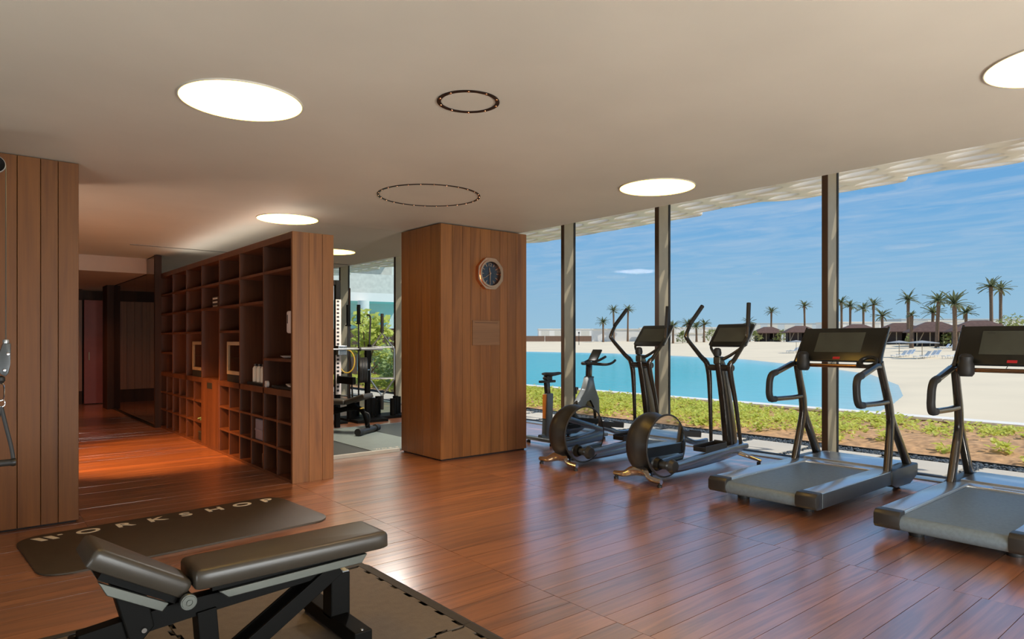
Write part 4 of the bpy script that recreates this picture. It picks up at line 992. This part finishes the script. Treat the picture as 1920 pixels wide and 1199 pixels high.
vbar('wooden_pole', 5.62, 11.45, .02, 2.42, False, 'tall brown pole standing behind the upright barbells', m='darkwood')
b = empty('hook_bar', (5.80, 11.02, .31), 'dark hooked curl bar standing in the holder', 'bar')
obj('shaft', sweep(B(), [(0, 0, 0), (.0, 0, 1.0), (.02, 0, 1.45), (.01, 0, 1.58), (-.05, 0, 1.60)], .016, seg=10, smoothn=4), M['anthr_dark'], b); obj('sleeve', cyl(B(), (0, 0, .72), (0, 0, 1.06), .036, seg=14), M['blackmetal'], b)
ps = empty('plate_stand', (5.62, 10.75, 0), 'low stand carrying dark weight plates before the rear windows', 'rack')
obj('post', bx(B(), -.04, .04, -.04, .04, 0, 1.32, .005), M['blackmetal'], ps, 0); obj('base', bx(B(), -.30, .30, -.22, .22, 0, .05, .005), M['blackmetal'], ps, 0)
obj('top_tube', cyl(B(), (-.45, .0, 1.30), (.15, .0, 1.30), .028, seg=12), M['alu'], ps)
obj('peg', cyl(B(), (-.22, -.20, .92), (.05, .0, .92), .02, seg=12), M['chrome'], ps)
for k in range(3):
    t = empty('weight_plate', (5.44 + .07 * k, 10.66 + .04 * k, .92), ['dark bumper plate on the peg, nearest of three', 'dark bumper plate on the peg, middle of three', 'dark bumper plate on the peg, hindmost of three'][k], 'weight plate', 'bumper plates on the stand', rz=R(-25))
    obj('rubber', lathe(B(), [(.03, -.03), (.20, -.03), (.225, -.02), (.225, .02), (.20, .03), (.03, .03)], (0, 0, 0), 'X', 32), M['rubber'], t); obj('hub', lathe(B(), [(.022, -.034), (.06, -.034), (.06, .034), (.022, .034), (.022, -.034)], (0, 0, 0), 'X', 20), M['anthr_dark'], t)
t = props(obj('resistance_band', sweep(B(), [(.13 * math.cos(a), .02 * math.sin(a * 2), .20 * math.sin(a)) for a in [2 * PI * i / 32 for i in range(32)]], .012, seg=8, closed=True), M['yellow'], None), 'yellow band loop hanging from the silver tube', 'band'); t.location = (5.20, 10.70, 1.08); t.rotation_euler = (0, 0, R(-25))
t = empty('curl_bar', (5.02, 10.75, .55), 'zigzag curl bar hanging upright in the rear room', 'bar')
obj('shaft', sweep(B(), [(0, 0, 0), (.05, 0, .12), (.11, 0, .24), (.04, 0, .42), (.02, 0, .55), (.06, 0, .70)], .015, seg=10, smoothn=4), M['anthr_dark'], t); obj('grip', cyl(B(), (-.12, 0, .33), (.14, 0, .33), .018, seg=10), M['blackmetal'], t)
t = empty('hanger_post', (5.05, 10.78, 0), 'slim dark post holding the curl bar', 'rack'); obj('post', bx(B(), -.02, .02, .0, .04, 0, 1.5, .004), M['blackmetal'], t, 0); obj('foot', bx(B(), -.15, .15, -.12, .16, 0, .04, .004), M['blackmetal'], t, 0)
# hex trap bar hanging on its stand
t = empty('trap_bar', (6.05, 11.0, .36), 'steel hexagonal trap bar standing upright by the rear windows', 'bar', rz=R(-25))
hx = [(0, 0, .05), (-.22, 0, .36), (-.22, 0, .92), (0, 0, 1.22), (.22, 0, .92), (.22, 0, .36)]
obj('hex_frame', sweep(B(), hx, .018, seg=10, closed=True), M['alu'], t); obj('sleeve', cyl(B(), (0, 0, 1.22), (0, 0, 1.58), .03, seg=12), M['anthr_dark'], t); obj('sleeve', cyl(B(), (0, 0, -.20), (0, 0, .06), .03, seg=12), M['anthr_dark'], t)
for z in (.38, .96): obj('grip', cyl(B(), (-.28, 0, z), (.22, 0, z), .018, seg=10), M['alu'], t)
# slim cable column beside the pillar
t = empty('cable_tower', (6.74, 10.9, 0), 'slim chrome cable tower just left of the wood pillar', 'cable machine')
obj('guide', cyl(B(), (0, 0, .0), (0, 0, 2.5), .018, seg=12), M['alu'], t); obj('guide', cyl(B(), (.12, 0, .0), (.12, 0, 2.5), .018, seg=12), M['alu'], t)
obj('carriage', bx(B(), -.05, .17, -.06, .06, 1.82, 1.92, .01), M['alu'], t, 0); obj('lower_block', bx(B(), -.06, .18, -.07, .07, .36, .52, .01), M['alu'], t, 0); obj('base', bx(B(), -.15, .27, -.2, .2, 0, .12, .01), M['blackmetal'], t, 0)
obj('roller', lathe(B(), [(0, .0), (.08, .0), (.10, .04), (.10, .42), (.08, .46), (0, .46)], (.03, -.14, 1.10), seg=22), M['anthr_dark'], t); obj('roller_sleeve', lathe(B(), [(.1015, .06), (.1015, .40)], (.03, -.14, 1.10), seg=22), M['alu'], t)
obj('roller_arm', bx(B(), -.02, .10, -.16, 0, 1.55, 1.60, .006), M['blackmetal'], t, 0)

# ---------------------------------------------------------------- outside: paving, pebbles, bed, kerb
pv = struct('path', bx(B(), 7.87, 9.42, -6, 30, -.14, -.062), M['steel'], label='pale slab path set in dark pebbles outside the glazing')
sm = {}
for k in range(34):
    y = -3.75 + .953 * k
    if y > 26: break
    b = B(); box(b, (0, 0, 0), (1.22, .83, .05), None, .004, 1); o = obj('slab', b, M['slab'], pv, 0, (8.50, y + .04, -.052))
rp_ = random.Random(11)
ico = bmesh.new(); bmesh.ops.create_icosphere(ico, subdivisions=1, radius=1); iv = np.array([v.co[:] for v in ico.verts]); ifc = np.array([[v.index for v in f.verts] for f in ico.faces]); ico.free()
pts = []
for k in range(4300): pts.append((rp_.uniform(9.13, 9.40), rp_.uniform(-1, 14)))
for k in range(16):
    y = -.93 + .953 * k - .5 + .04 + 0.02
    for q in range(110): pts.append((rp_.uniform(7.9, 9.12), y + rp_.uniform(-.05, .05)))
V = []; Fc = []
for i, (x, y) in enumerate(pts):
    r = rp_.uniform(.014, .026); a = rp_.uniform(0, PI); ca, sa = math.cos(a), math.sin(a)
    p = iv * np.array([r * rp_.uniform(1, 1.5), r, r * .6]); q = np.stack([p[:, 0] * ca - p[:, 1] * sa + x, p[:, 0] * sa + p[:, 1] * ca + y, p[:, 2] - .036 + rp_.uniform(0, .012)], 1)
    V.append(q); Fc.append(ifc + 12 * i)
props(pyd('pebbles', np.concatenate(V), np.concatenate(Fc).tolist(), M['pebble'], None, 60), 'dark grey pebbles between and beside the slabs', 'pebbles', None, 'stuff')
props(obj('steel_edging', bx(B(), 9.40, 9.415, -6, 30, -.12, -.005), M['steel'], None, 0), 'thin dark steel edging between pebbles and planting bed', 'edging')
# soil bed: gently mounded, lumpy
from mathutils import noise as mnoise
nx, ny = 46, 340
xs = np.linspace(9.41, 13.0, nx); ys = np.concatenate([np.linspace(-6, 14, 260), np.linspace(14.2, 30, ny - 260)])
V = []
for y in ys:
    for x in xs:
        h = -.03 + .06 * min(1, (x - 9.41) / 1.2) + .028 * mnoise.noise((x * 5, y * 5, 0)) + .018 * mnoise.noise((x * 13, y * 13, 3))
        V.append((x, y, h))
F_ = [(j * nx + i, j * nx + i + 1, (j + 1) * nx + i + 1, (j + 1) * nx + i) for j in range(ny - 1) for i in range(nx - 1)]
props(pyd('soil', V, F_, M['soil'], None, 180), 'sandy brown soil of the planting bed outside', 'soil', None, 'stuff')
def soil_z(x, y): return -.03 + .06 * min(1, (x - 9.41) / 1.2)
kb = struct('trim_2', bx(B(), 13.0, 13.3, -8, 34, -.4, .05), M['kerb_side'], label='low white capped kerb along the lagoon')
for k in range(21): obj('cap_stone', bx(B(), 12.97, 13.34, -8 + 2 * k + .004, -6 + 2 * k - .004, .05, .10, .004, 1), M['kerb'], kb, 0)
# leafy ground cover: leaves as folded quads in clumps
def leaves(name, clumps, rng, size, m, per, spread, hmax):
    V = []; F_ = []
    for (cx, cy, cz, s) in clumps:
        for _ in range(int(per * s)):
            a = rng.uniform(0, 2 * PI); d = spread * s * math.sqrt(rng.random()); x = cx + d * math.cos(a); y = cy + d * math.sin(a); z = cz + hmax * s * rng.random() * (1 - .6 * d / (spread * s))
            l = size * rng.uniform(.6, 1.25); w = l * .42; yaw = rng.uniform(0, 2 * PI); pit = rng.uniform(-.5, .9)
            dx, dy, dz = math.cos(yaw) * math.cos(pit), math.sin(yaw) * math.cos(pit), math.sin(pit); sx_, sy_ = -math.sin(yaw), math.cos(yaw)
            n = len(V)
            V += [(x, y, z), (x + dx * l * .45 + sx_ * w, y + dy * l * .45 + sy_ * w, z + dz * l * .45 + .012), (x + dx * l, y + dy * l, z + dz * l - .01), (x + dx * l * .45 - sx_ * w, y + dy * l * .45 - sy_ * w, z + dz * l * .45 + .012), (x + dx * l * .5, y + dy * l * .5, z + dz * l * .5 - .008)]
            F_ += [(n, n + 1, n + 4), (n + 1, n + 2, n + 4), (n + 2, n + 3, n + 4), (n + 3, n, n + 4)]
    return pyd(name, V, F_, m, None, 0)
rg = random.Random(21); cl = []
for k in range(2600):
    y = rg.uniform(-4, 28); x = rg.uniform(9.6, 12.8)
    dens = min(1, max(.26, (y - .5) / 7)) * (.55 + .45 * min(1, max(0, (x - 9.5) / 1.6))) + .30 * (x > 11.9)
    if mnoise.noise((x * .9, y * .9, 7)) * .5 + .5 + .35 < 1 - dens + .25: continue
    if rg.random() < dens: cl.append((x, y, soil_z(x, y), rg.uniform(.7, 1.25)))
props(leaves('groundcover', cl, rg, .09, M['leaf'], 17, .22, .12), 'yellow green leafy ground cover over the planting bed', 'ground cover', None, 'stuff')
# individual young plants along the near edge of the bed
def young_plant(x, y, s, lab):
    t = empty('bed_plant', (x, y, soil_z(x, y) - .02), lab, 'plant', 'young plants at the front of the bed')
    r2 = random.Random(int(x * 100 + y * 10)); o = leaves('leaves', [(0, 0, .03, s)], r2, .10, M['leaf'], 26, .13, .2); o.parent = t
    b = B()
    for k in range(4):
        a = r2.uniform(0, 6.28); sweep(b, [(0, 0, -.02), (.03 * math.cos(a), .03 * math.sin(a), .08), (.08 * math.cos(a), .08 * math.sin(a), .16 * s)], .004, seg=5)
    obj('stem', b, M['leaf'], t)
for (x, y, s, w) in ((9.75, 4.45, 1.2, 'sixth from the right picture edge'), (9.85, 5.6, 1.0, 'seventh from the right picture edge'), (9.9, 3.0, .9, 'fourth from the right picture edge'), (9.7, 2.0, 1.2, 'second from the right picture edge'), (9.95, 6.6, 1.0, 'just right of the middle mullion'), (10.2, 3.9, 1.1, 'fifth from the right picture edge'), (9.8, 1.3, 1.3, 'nearest the right picture edge'), (10.3, 2.5, 1.1, 'third from the right picture edge'), (10.0, 7.8, 1.2, 'behind the elliptical nearer the pillar'), (9.9, 9.0, 1.2, 'behind the bike')):
    young_plant(x, y, s, 'small leafy seedling at the front of the bed, ' + w)
# seedlings poking over the kerb
# ---------------------------------------------------------------- lagoon and beach
LG = [(13.34, 6.6), (16, 6.9), (19.7, 7.5), (22.3, 8.1), (26.3, 9.2), (32.5, 11.6), (41.5, 16.4), (48.8, 22.5), (63.3, 37.5), (70.2, 50.4), (76.7, 67.7), (77, 90), (68, 125), (40, 150), (13.34, 150)]
A_ = np.array(LG); 
def sdist(px, py):
    """signed distance to the lagoon shore: + on land"""
    d = np.full(px.shape, 1e9); ins = np.zeros(px.shape, bool); n = len(A_)
    for i in range(n):
        a, c = A_[i], A_[(i + 1) % n]; e_ = c - a; w0, w1 = px - a[0], py - a[1]; t = np.clip((w0 * e_[0] + w1 * e_[1]) / (e_ @ e_), 0, 1)
        if i < n - 1: d = np.minimum(d, np.hypot(w0 - e_[0] * t, w1 - e_[1] * t))
        cond = (a[1] > py) != (c[1] > py)
        with np.errstate(divide='ignore', invalid='ignore'): ins ^= cond & (px < (c[0] - a[0]) * (py - a[1]) / (c[1] - a[1] + 1e-12) + a[0])
    return np.where(ins, -d, d)
def land(d): return np.where(d < 0, -.55 + np.maximum(d, -12) * .12, -.55 + np.minimum(1.62, d * .0262))
xs = np.concatenate([np.linspace(13.3, 60, 150), np.linspace(60.7, 110, 70), np.linspace(114, 420, 30)]); ys = np.concatenate([np.linspace(-160, -30, 24), np.linspace(-26, 5, 26), np.linspace(5.3, 60, 170), np.linspace(61, 140, 70), np.linspace(145, 460, 26)])
GXX, GYY = np.meshgrid(xs, ys); H_ = land(sdist(GXX, GYY)); nx, ny = len(xs), len(ys)
F_ = [(j * nx + i, j * nx + i + 1, (j + 1) * nx + i + 1, (j + 1) * nx + i) for j in range(ny - 1) for i in range(nx - 1)]
props(pyd('beach', np.stack([GXX.ravel(), GYY.ravel(), H_.ravel()], 1), F_, M['sand'], None, 180), 'pale sand beach curving around the lagoon', 'beach', None, 'structure')
def gz(x, y): return float(land(sdist(np.array([x], float), np.array([y], float)))[0])
wx = np.linspace(13.34, 90, 160); wy = np.linspace(5, 160, 240); WX, WY = np.meshgrid(wx, wy); nx, ny = len(wx), len(wy)
dp = np.clip(-sdist(WX, WY) / 11.0, 0, 1).ravel()
F_ = [(j * nx + i, j * nx + i + 1, (j + 1) * nx + i + 1, (j + 1) * nx + i) for j in range(ny - 1) for i in range(nx - 1)]
wt = pyd('water', np.stack([WX.ravel(), WY.ravel(), np.full(WX.size, -.57)], 1), F_, M['water'], None, 180)
at_ = wt.data.attributes.new('depth', 'FLOAT', 'POINT'); at_.data.foreach_set('value', dp.astype(np.float32))
props(wt, 'turquoise water of the lagoon', 'lagoon', None, 'structure')
struct('ground', bx(B(), 7.9, 13.2, -60, 150, -.6, -.16), M['sand'], label='ground below the path and planting bed')

# ---------------------------------------------------------------- far shore
def at(px, D):
    """ground point seen at picture column px, D metres ahead of the camera"""
    l = (px - 960) / 1245; return D * (.6412 + .7674 * l), D * (.7674 - .6412 * l)
def view_rz(px): # heading whose local -y faces the camera
    x, y = at(px, 1); return math.atan2(y, x) - PI / 2
# thatched beach cabanas
def cabana():
    t = empty('beach_cabana', (0, 0, 0), 'x', 'cabana', 'thatched cabanas along the beach')
    for z0, z1, a0, a1 in ((2.1, 3.05, 3.5, 2.0), (2.95, 3.55, 2.15, .9)):
        b = B(); v0 = [b.verts.new((sx_ * a0, sy_ * a0 * .8, z0)) for sx_, sy_ in ((-1, -1), (1, -1), (1, 1), (-1, 1))]; v1 = [b.verts.new((sx_ * a1, sy_ * a1 * .8, z1)) for sx_, sy_ in ((-1, -1), (1, -1), (1, 1), (-1, 1))]
        vb = [b.verts.new((v.co.x, v.co.y, z0 - .12)) for v in v0]
        b.faces.new(v1); b.faces.new(vb[::-1])
        for i in range(4): j = (i + 1) % 4; b.faces.new((v0[i], v0[j], v1[j], v1[i])); b.faces.new((vb[i], vb[j], v0[j], v0[i]))
        obj('roof', b, M['thatch'], t, 0)
    for sx_ in (-1, -.33, .33, 1):
        b = B(); cyl(b, (sx_ * 2.5, -2.1, 0), (sx_ * 2.5, -2.1, 2.1), .08, seg=8)
        if abs(sx_) == 1: cyl(b, (sx_ * 2.5, -2.1, .05), (sx_ * 1.6, -2.1, 2.05), .06, seg=6)
        obj('post', b, M['timber'], t)
    obj('back_screen', bx(B(), -2.6, 2.6, 1.8, 1.95, 0, 2.1), M['hutwall'], t, 0)
    for s in (-1, 1): obj('side_screen', bx(B(), s * 2.6 - .06, s * 2.6 + .06, -.9, 1.9, 0, 2.1), M['hutwall'], t, 0)
    obj('curtain', bx(B(), -2.2, .2, -1.0, -.92, 0, 2.0), M['hutwall'], t, 0); obj('curtain', bx(B(), 1.0, 2.3, -1.4, -1.32, 0, 2.0), M['hutwall'], t, 0)
    obj('daybed', bx(B(), -1.2, 1.2, .2, 1.6, 0, .55, .05), M['timber'], t, 0)
    return t
cb = cabana(); hl = ['farthest left thatched cabana, left of the treadmill console', 'second thatched cabana from the left, above the treadmill console', 'thatched cabana just right of the wide mullion, mostly behind the console', 'thatched cabana right of the first treadmill console', 'thatched cabana between the two treadmill consoles, behind a palm', 'large thatched cabana behind the right treadmill console', 'thatched cabana farthest right above the right console']
for i, (px, D) in enumerate(((1440, 160), (1500, 148), (1607, 128), (1686, 112), (1750, 98), (1834, 88), (1978, 84))):
    x, y = at(px, D); o = cb if i == 0 else dup(cb); o['label'] = hl[i]; o.location = (x, y, gz(x, y)); o.rotation_euler = (0, 0, view_rz(px) + .2)
# palms
def palm_proto(h, seed, dead=False):
    t = empty('palm_tree', (0, 0, 0), 'x', 'palm tree', 'date palms along the beach'); rr = random.Random(seed)
    lean = rr.uniform(-.04, .04) * h; sp = [(lean * f * f, 0, h * f) for f in (0, .25, .5, .75, 1)]
    obj('trunk', sweep(B(), sp, [.30, .25, .23, .22, .26], seg=9), M['trunk'], t)
    V = []; F_ = []; nf = 14 if dead else 34
    for k in range(nf):
        az = 2 * PI * k / nf * 3 + rr.uniform(-.2, .2); el = rr.uniform(-.25, 1.3); ln = rr.uniform(1.6, 2.3) * (.45 if dead else 1)
        p = Vector((lean, 0, h)); d_el = el; prev = None; side = Vector((-math.sin(az), math.cos(az), 0))
        for s in range(6):
            w = (.04, .13, .16, .14, .09, .02)[s]; n = len(V); dr_ = Vector((0, 0, -.06))
            V += [tuple(p + side * w + dr_), tuple(p), tuple(p - side * w + dr_)]
            if prev is not None: F_ += [(prev, prev + 1, n + 1, n), (prev + 1, prev + 2, n + 2, n + 1)]
            prev = n; p = p + Vector((math.cos(az) * math.cos(d_el), math.sin(az) * math.cos(d_el), math.sin(d_el))) * ln / 5; d_el -= .15
    fr = pyd('fronds', V, F_, M['palmleaf'], t); fr['kind'] = 'stuff'
    return t
PL = [(1151, 176, 8.2, 'palm with feathery crown standing left of a twin palm, behind the left elliptical'), (1177, 176, 8.4, 'palm just right of its twin, beside the left elliptical console'), (1131, 172, 5.2, 'short palm before the long white wall'),
      (1446, 170, 7.6, 'palm rising behind the farthest left cabana'), (1509, 160, 8.7, 'tall palm left of the wide mullion'), (1578, 140, 8.4, 'palm just right of the wide mullion'), (1594, 136, 7.4, 'leaning palm second right of the wide mullion'), (1619, 142, 7.2, 'short palm third right of the wide mullion'), (1638, 138, 7.8, 'palm standing alone above the first console centre'),
      (1703, 108, 7.4, 'palm above the right corner of the first console'), (1709, 92, 4.6, 'thin palm with a tiny withered crown'), (1757, 90, 6.4, 'palm standing before the cabana, with ringed trunk'), (1791, 78, 5.6, 'wide crowned palm right of the ringed one'), (1859, 97, 8.6, 'tallest palm, left of the right pair'), (1876, 106, 8.6, 'slim palm, right of the right pair'),
      (1262, 150, 4.0, 'low palm behind the white wall, left of the right elliptical'), (1290, 152, 4.4, 'low palm behind the right elliptical handle'), (1405, 158, 4.6, 'low palm just left of the farthest cabana'), (1655, 118, 5.0, 'bushy low palm behind the cabana roofs, middle'), (1748, 112, 5.2, 'green fan palm behind the cabana roofs'), (1812, 108, 5.0, 'green fan palm between the right cabana roofs'), (1306, 160, 3.8, 'very low palm at the white wall end'), (1320, 155, 4.2, 'low palm behind the right elliptical console')]
for i, (px, D, h, lab) in enumerate(PL):
    x, y = at(px, D); o = palm_proto(h, i + 3, i == 10); o.location = (x, y, gz(x, y) - .1); o.rotation_euler = (0, 0, i * 1.3); o['label'] = lab
# shrubs on the far shore
def far_shrub(px, D, w, h, lab, seed):
    x, y = at(px, D); t = empty('shore_shrub', (x, y, gz(x, y) - .1), lab, 'shrub', 'shrubs between the cabanas'); rr = random.Random(seed); V = []; F_ = []
    for k in range(260):
        a = rr.uniform(0, 6.28); e_ = rr.uniform(0, 1.5); q = rr.uniform(.6, 1); c = Vector((w * q * math.cos(a) * math.cos(e_), w * q * math.sin(a) * math.cos(e_), h * (.15 + .85 * q * math.sin(e_))))
        n = len(V); u = Vector((rr.gauss(0, 1), rr.gauss(0, 1), rr.gauss(0, 1))).normalized() * .28; v = u.orthogonal().normalized() * .14; V += [tuple(c - u), tuple(c + v), tuple(c + u), tuple(c - v)]; F_.append((n, n + 1, n + 2, n + 3))
    o = pyd('foliage', V, F_, M['fargreen'], t); o['kind'] = 'stuff'
    obj('stem', cyl(B(), (0, 0, 0), (0, 0, h * .6), .09, .05, 7), M['trunk'], t)
for i, (px, D, w, h, lab) in enumerate(((1470, 156, 2.6, 3.0, 'shrub right of the farthest left cabana'), (1535, 146, 2.2, 2.6, 'shrub by the left edge of the wide mullion'), (1415, 158, 2.0, 2.8, 'shrub left of the farthest cabana'), (1722, 104, 2.0, 2.6, 'shrub between the two middle cabanas'), (1790, 95, 2.0, 2.4, 'shrub at the foot of the wide crowned palm'), (1898, 100, 3.4, 4.6, 'large loose shrub above the right console corner'), (1640, 125, 2.4, 2.4, 'shrub behind the first console'), (1335, 158, 2.4, 3.2, 'shrub behind the right elliptical console'), (1280, 151, 1.6, 3.0, 'shrub behind the white garden wall'))): far_shrub(px, D, w, h, lab, i)
# white buildings, walls and fence
def block(name, px0, px1, D, z0, z1, depth, m, lab, cat, roof=None, wins=0):
    xa, ya = at(px0, D); xb, yb = at(px1, D); L_ = math.hypot(xb - xa, yb - ya); mx_, my_ = (xa + xb) / 2, (ya + yb) / 2; g = gz(mx_, my_)
    t = empty(name, (mx_, my_, g), lab, cat, rz=math.atan2(yb - ya, xb - xa))
    obj('wall', bx(B(), -L_ / 2, L_ / 2, -.02, depth, z0, z1), m, t, 0)
    if roof: obj('coping', bx(B(), -L_ / 2 - .2, L_ / 2 + .2, -.2, depth + .2, z1, z1 + .25), roof, t, 0)
    for k in range(wins): x = -L_ / 2 + L_ * (k + .5) / wins; obj('window', bx(B(), x - L_ / wins * .3, x + L_ / wins * .3, -.06, -.02, z0 + .5, z1 - .5), M['bldgglass'], t, 0)
    return t
fe = empty('boundary_fence', (*at(1050, 185), gz(*at(1050, 185))), 'long brown boundary fence on the far shore', 'fence')
def fence_piece(px0, px1, D, h):
    xa, ya = at(px0, D); xb, yb = at(px1, D); L_ = math.hypot(xb - xa, yb - ya); b = B(); box(b, (0, 0, h / 2), (L_, .12, h)); xform(b, Matrix.Translation(((xa + xb) / 2 - fe.location.x, (ya + yb) / 2 - fe.location.y, 0)) @ Matrix.Rotation(math.atan2(yb - ya, xb - xa), 4, 'Z')); obj('panel', b, M['fence'], fe, 0)
for p0, p1 in ((955, 1021), (1022, 1066), (1067, 1112)): fence_piece(p0, p1, 185, 1.55)
block('garden_wall', 1110, 1200, 178, 0, 3.2, 1.0, M['bwhite'], 'white rendered wall behind the left elliptical', 'wall', M['kerb'])
block('garden_wall', 1200, 1252, 176, 0, 3.4, 1.0, M['bwhite'], 'white wall behind the left elliptical console', 'wall', M['kerb'])
block('garden_wall', 1250, 1335, 165, 0, 2.0, .6, M['bwhite'], 'low white garden wall left of the right elliptical', 'wall', M['kerb'])
block('white_villa', 1225, 1345, 230, 0, 4.6, 10, M['bwhite'], 'white villa behind the low garden wall and palms', 'building', M['kerb'], 5)
block('white_villa', 1560, 1700, 190, 0, 5.4, 10, M['bwhite'], 'white flat villa right of the wide mullion', 'building', M['kerb'], 6)
block('white_villa', 1740, 1830, 190, 0, 5.8, 10, M['bwhite'], 'white flat villa behind the right hand cabanas', 'building', M['kerb'], 4)
block('white_villa', 1010, 1110, 260, 0, 4.6, 10, M['bwhite'], 'low white building roof beyond the brown fence', 'building', M['kerb'], 4)
block('long_hall', 1400, 1690, 345, 0, 9.0, 25, M['bgrey'], 'long pale grey hall on the skyline, left stretch', 'building', M['bgrey'], 9)
block('long_hall', 1690, 2150, 300, 0, 9.8, 20, M['bgrey'], 'long pale grey hall on the skyline behind the right palms', 'building', M['bgrey'], 12)
# parasols and loungers on the sand
def parasol(px, D, lab, r=1.1):
    x, y = at(px, D); t = empty('beach_parasol', (x, y, gz(x, y)), lab, 'parasol', 'grey beach parasols')
    obj('pole', cyl(B(), (0, 0, -.1), (0, 0, 1.55), .03, seg=8), M['timber'], t); obj('canopy', lathe(B(), [(0, 1.62), (r, 1.42), (r, 1.36), (.02, 1.54)], seg=8), M['umbrella'], t, 0)
def lounger_proto():
    t = empty('beach_lounger', (0, 0, 0), 'x', 'lounger', 'white beach loungers')
    obj('seat', bx(B(), -.26, .26, -.45, .6, .20, .26, .015), M['lounger'], t, 0); b = B(); bar(b, (0, .6, .23), (0, .95, .68), .52, .05, .015); obj('backrest', b, M['lounger'], t, 0)
    for sx_ in (-.22, .22):
        for y in (-.38, .55): obj('leg', cyl(B(), (sx_, y, 0), (sx_, y, .22), .02, seg=6), M['lounger'], t)
    return t
parasol(1686, 64, 'grey parasol on the sand right of the first console'); parasol(1729, 60, 'wide grey parasol on the sand between the consoles', 1.4); parasol(1493, 84, 'grey parasol on the sand left of the first console')
lp = lounger_proto(); ll = ['white lounger under the left of two parasols', 'white lounger right of the left parasol, nearer one', 'white lounger right of the left parasol, farther one', 'white lounger under the wide parasol', 'white lounger right of the wide parasol, nearer one', 'white lounger right of the wide parasol, farther one', 'white lounger left of the right console, first', 'white lounger left of the right console, second', 'white lounger under the far left parasol', 'white lounger beside the far left parasol', 'white lounger before the cabana, left of three', 'white lounger before the cabana, middle of three', 'white lounger before the cabana, right of three']
for i, (px, D) in enumerate(((1681, 63), (1691, 65), (1697, 66), (1724, 59), (1736, 61), (1744, 62), (1778, 58), (1788, 59), (1482, 85), (1488, 88), (1766, 84), (1775, 84), (1785, 84))):
    x, y = at(px, D); o = lp if i == 0 else dup(lp); o['label'] = ll[i]; o.location = (x, y, gz(x, y)); o.rotation_euler = (0, 0, view_rz(px) - 1.0)
t = empty('lamp_post', (*at(1085.5, 150), gz(*at(1085.5, 150))), 'thin dark lamp post in front of the brown fence', 'lamp post'); obj('pole', cyl(B(), (0, 0, 0), (0, 0, 2.6), .06, seg=8), M['gasket'], t); obj('head', bx(B(), -.12, .12, -.12, .12, 2.6, 2.95), M['gasket'], t, 0)

# ---------------------------------------------------------------- beyond the rear gym room
bt = empty('terrace_building', (14.3, 34.3, 0), 'pale building with curved balconies beyond the rear gym windows', 'building', rz=R(-27))
for z in (3.5, 6.9): obj('balcony_slab', prism(B(), [(-9, -1), (-4, -2.0), (1, -2.0), (5, -.5), (5, 8), (-9, 8)], 'Z', z, z + .45), M['bwhite'], bt, 0); obj('balustrade', prism(B(), [(-9, -1), (-4, -2.0), (1, -2.0), (5, -.5), (5, -.4), (1, -1.9), (-4, -1.9), (-9, -.9)], 'Z', z + .45, z + 1.45), M['bldgglass'], bt, 0)
obj('wall', bx(B(), -9, 5, 1.5, 8, 0, 11), M['bldg'], bt, 0)
for k in range(4): obj('window', bx(B(), -8.5 + 3.4 * k, -6.4 + 3.4 * k, 1.44, 1.5, .4, 3.0), M['bldgglass'], bt, 0); obj('window', bx(B(), -8 + 3.4 * k, -5.6 + 3.4 * k, 1.44, 1.5, 4.4, 6.6), M['bldgglass'], bt, 0)
for x in (-4, 3): obj('column', cyl(B(), (x, -1.6, 0), (x, -1.6, 3.5), .3, seg=14), M['bldg'], bt)
tf = empty('timber_fence', (12.4, 23.4, 0), 'purple brown board fence behind the rear garden shrubs', 'fence', rz=R(-52))
for k in range(26): obj('slat', bx(B(), -4.2 + .33 * k, -3.9 + .33 * k, -.02, .02, -.1, 1.9), M['fence'], tf, 0)
def shrub(x, y, w, h, lab, m, n=900, trunk=True, seed=1, ls=.16):
    t = empty('garden_tree' if trunk else 'garden_bush', (x, y, 0), lab, 'tree' if trunk else 'bush'); rr = random.Random(seed); V = []; F_ = []; bl = [(rr.uniform(-.6, .6) * w, rr.uniform(-.6, .6) * w, rr.uniform(.3 if trunk else .15, .9) * h, rr.uniform(.25, .45) * w) for _ in range(16)]
    for k in range(n):
        c0 = rr.choice(bl); u = Vector((rr.gauss(0, 1), rr.gauss(0, 1), rr.gauss(0, 1))).normalized(); c = Vector(c0[:3]) + u * c0[3] * rr.uniform(.6, 1)
        a = Vector((rr.gauss(0, 1), rr.gauss(0, 1), rr.gauss(0, .6))).normalized() * ls * rr.uniform(.6, 1.2); v = a.orthogonal().normalized() * a.length * .5; n_ = len(V)
        V += [tuple(c - a), tuple(c + v), tuple(c + a), tuple(c - v)]; F_.append((n_, n_ + 1, n_ + 2, n_ + 3))
    o = pyd('foliage', V, F_, m, t); o['kind'] = 'stuff'
    b = B()
    for q in bl[:6]: sweep(b, [(0, 0, -.1), (q[0] * .3, q[1] * .3, q[2] * .5), q[:3]], [.04, .025, .012], seg=6)
    obj('stem', b, M['trunk'], t)
shrub(10.6, 16.6, 1.0, 2.3, 'yellow green young tree behind the upright barbells', M['leaf2'], 520, True, 2)
shrub(10.2, 19.6, 1.1, 2.4, 'yellow green young tree left in the rear garden', M['leaf2'], 520, True, 3)
shrub(11.2, 14.4, .8, 2.0, 'yellow green young tree near the wood pillar', M['leaf2'], 420, True, 4)
shrub(10.8, 18.2, .9, 1.25, 'pale green bush low behind the rear windows', M['bush'], 1100, False, 5, .09)
shrub(11.6, 20.2, .9, 1.3, 'pale green bush behind the rear rack', M['bush'], 1000, False, 6, .09)
shrub(10.3, 15.2, .6, .9, 'bright low bush at the rear window corner', M['leaf2'], 700, False, 7, .09)
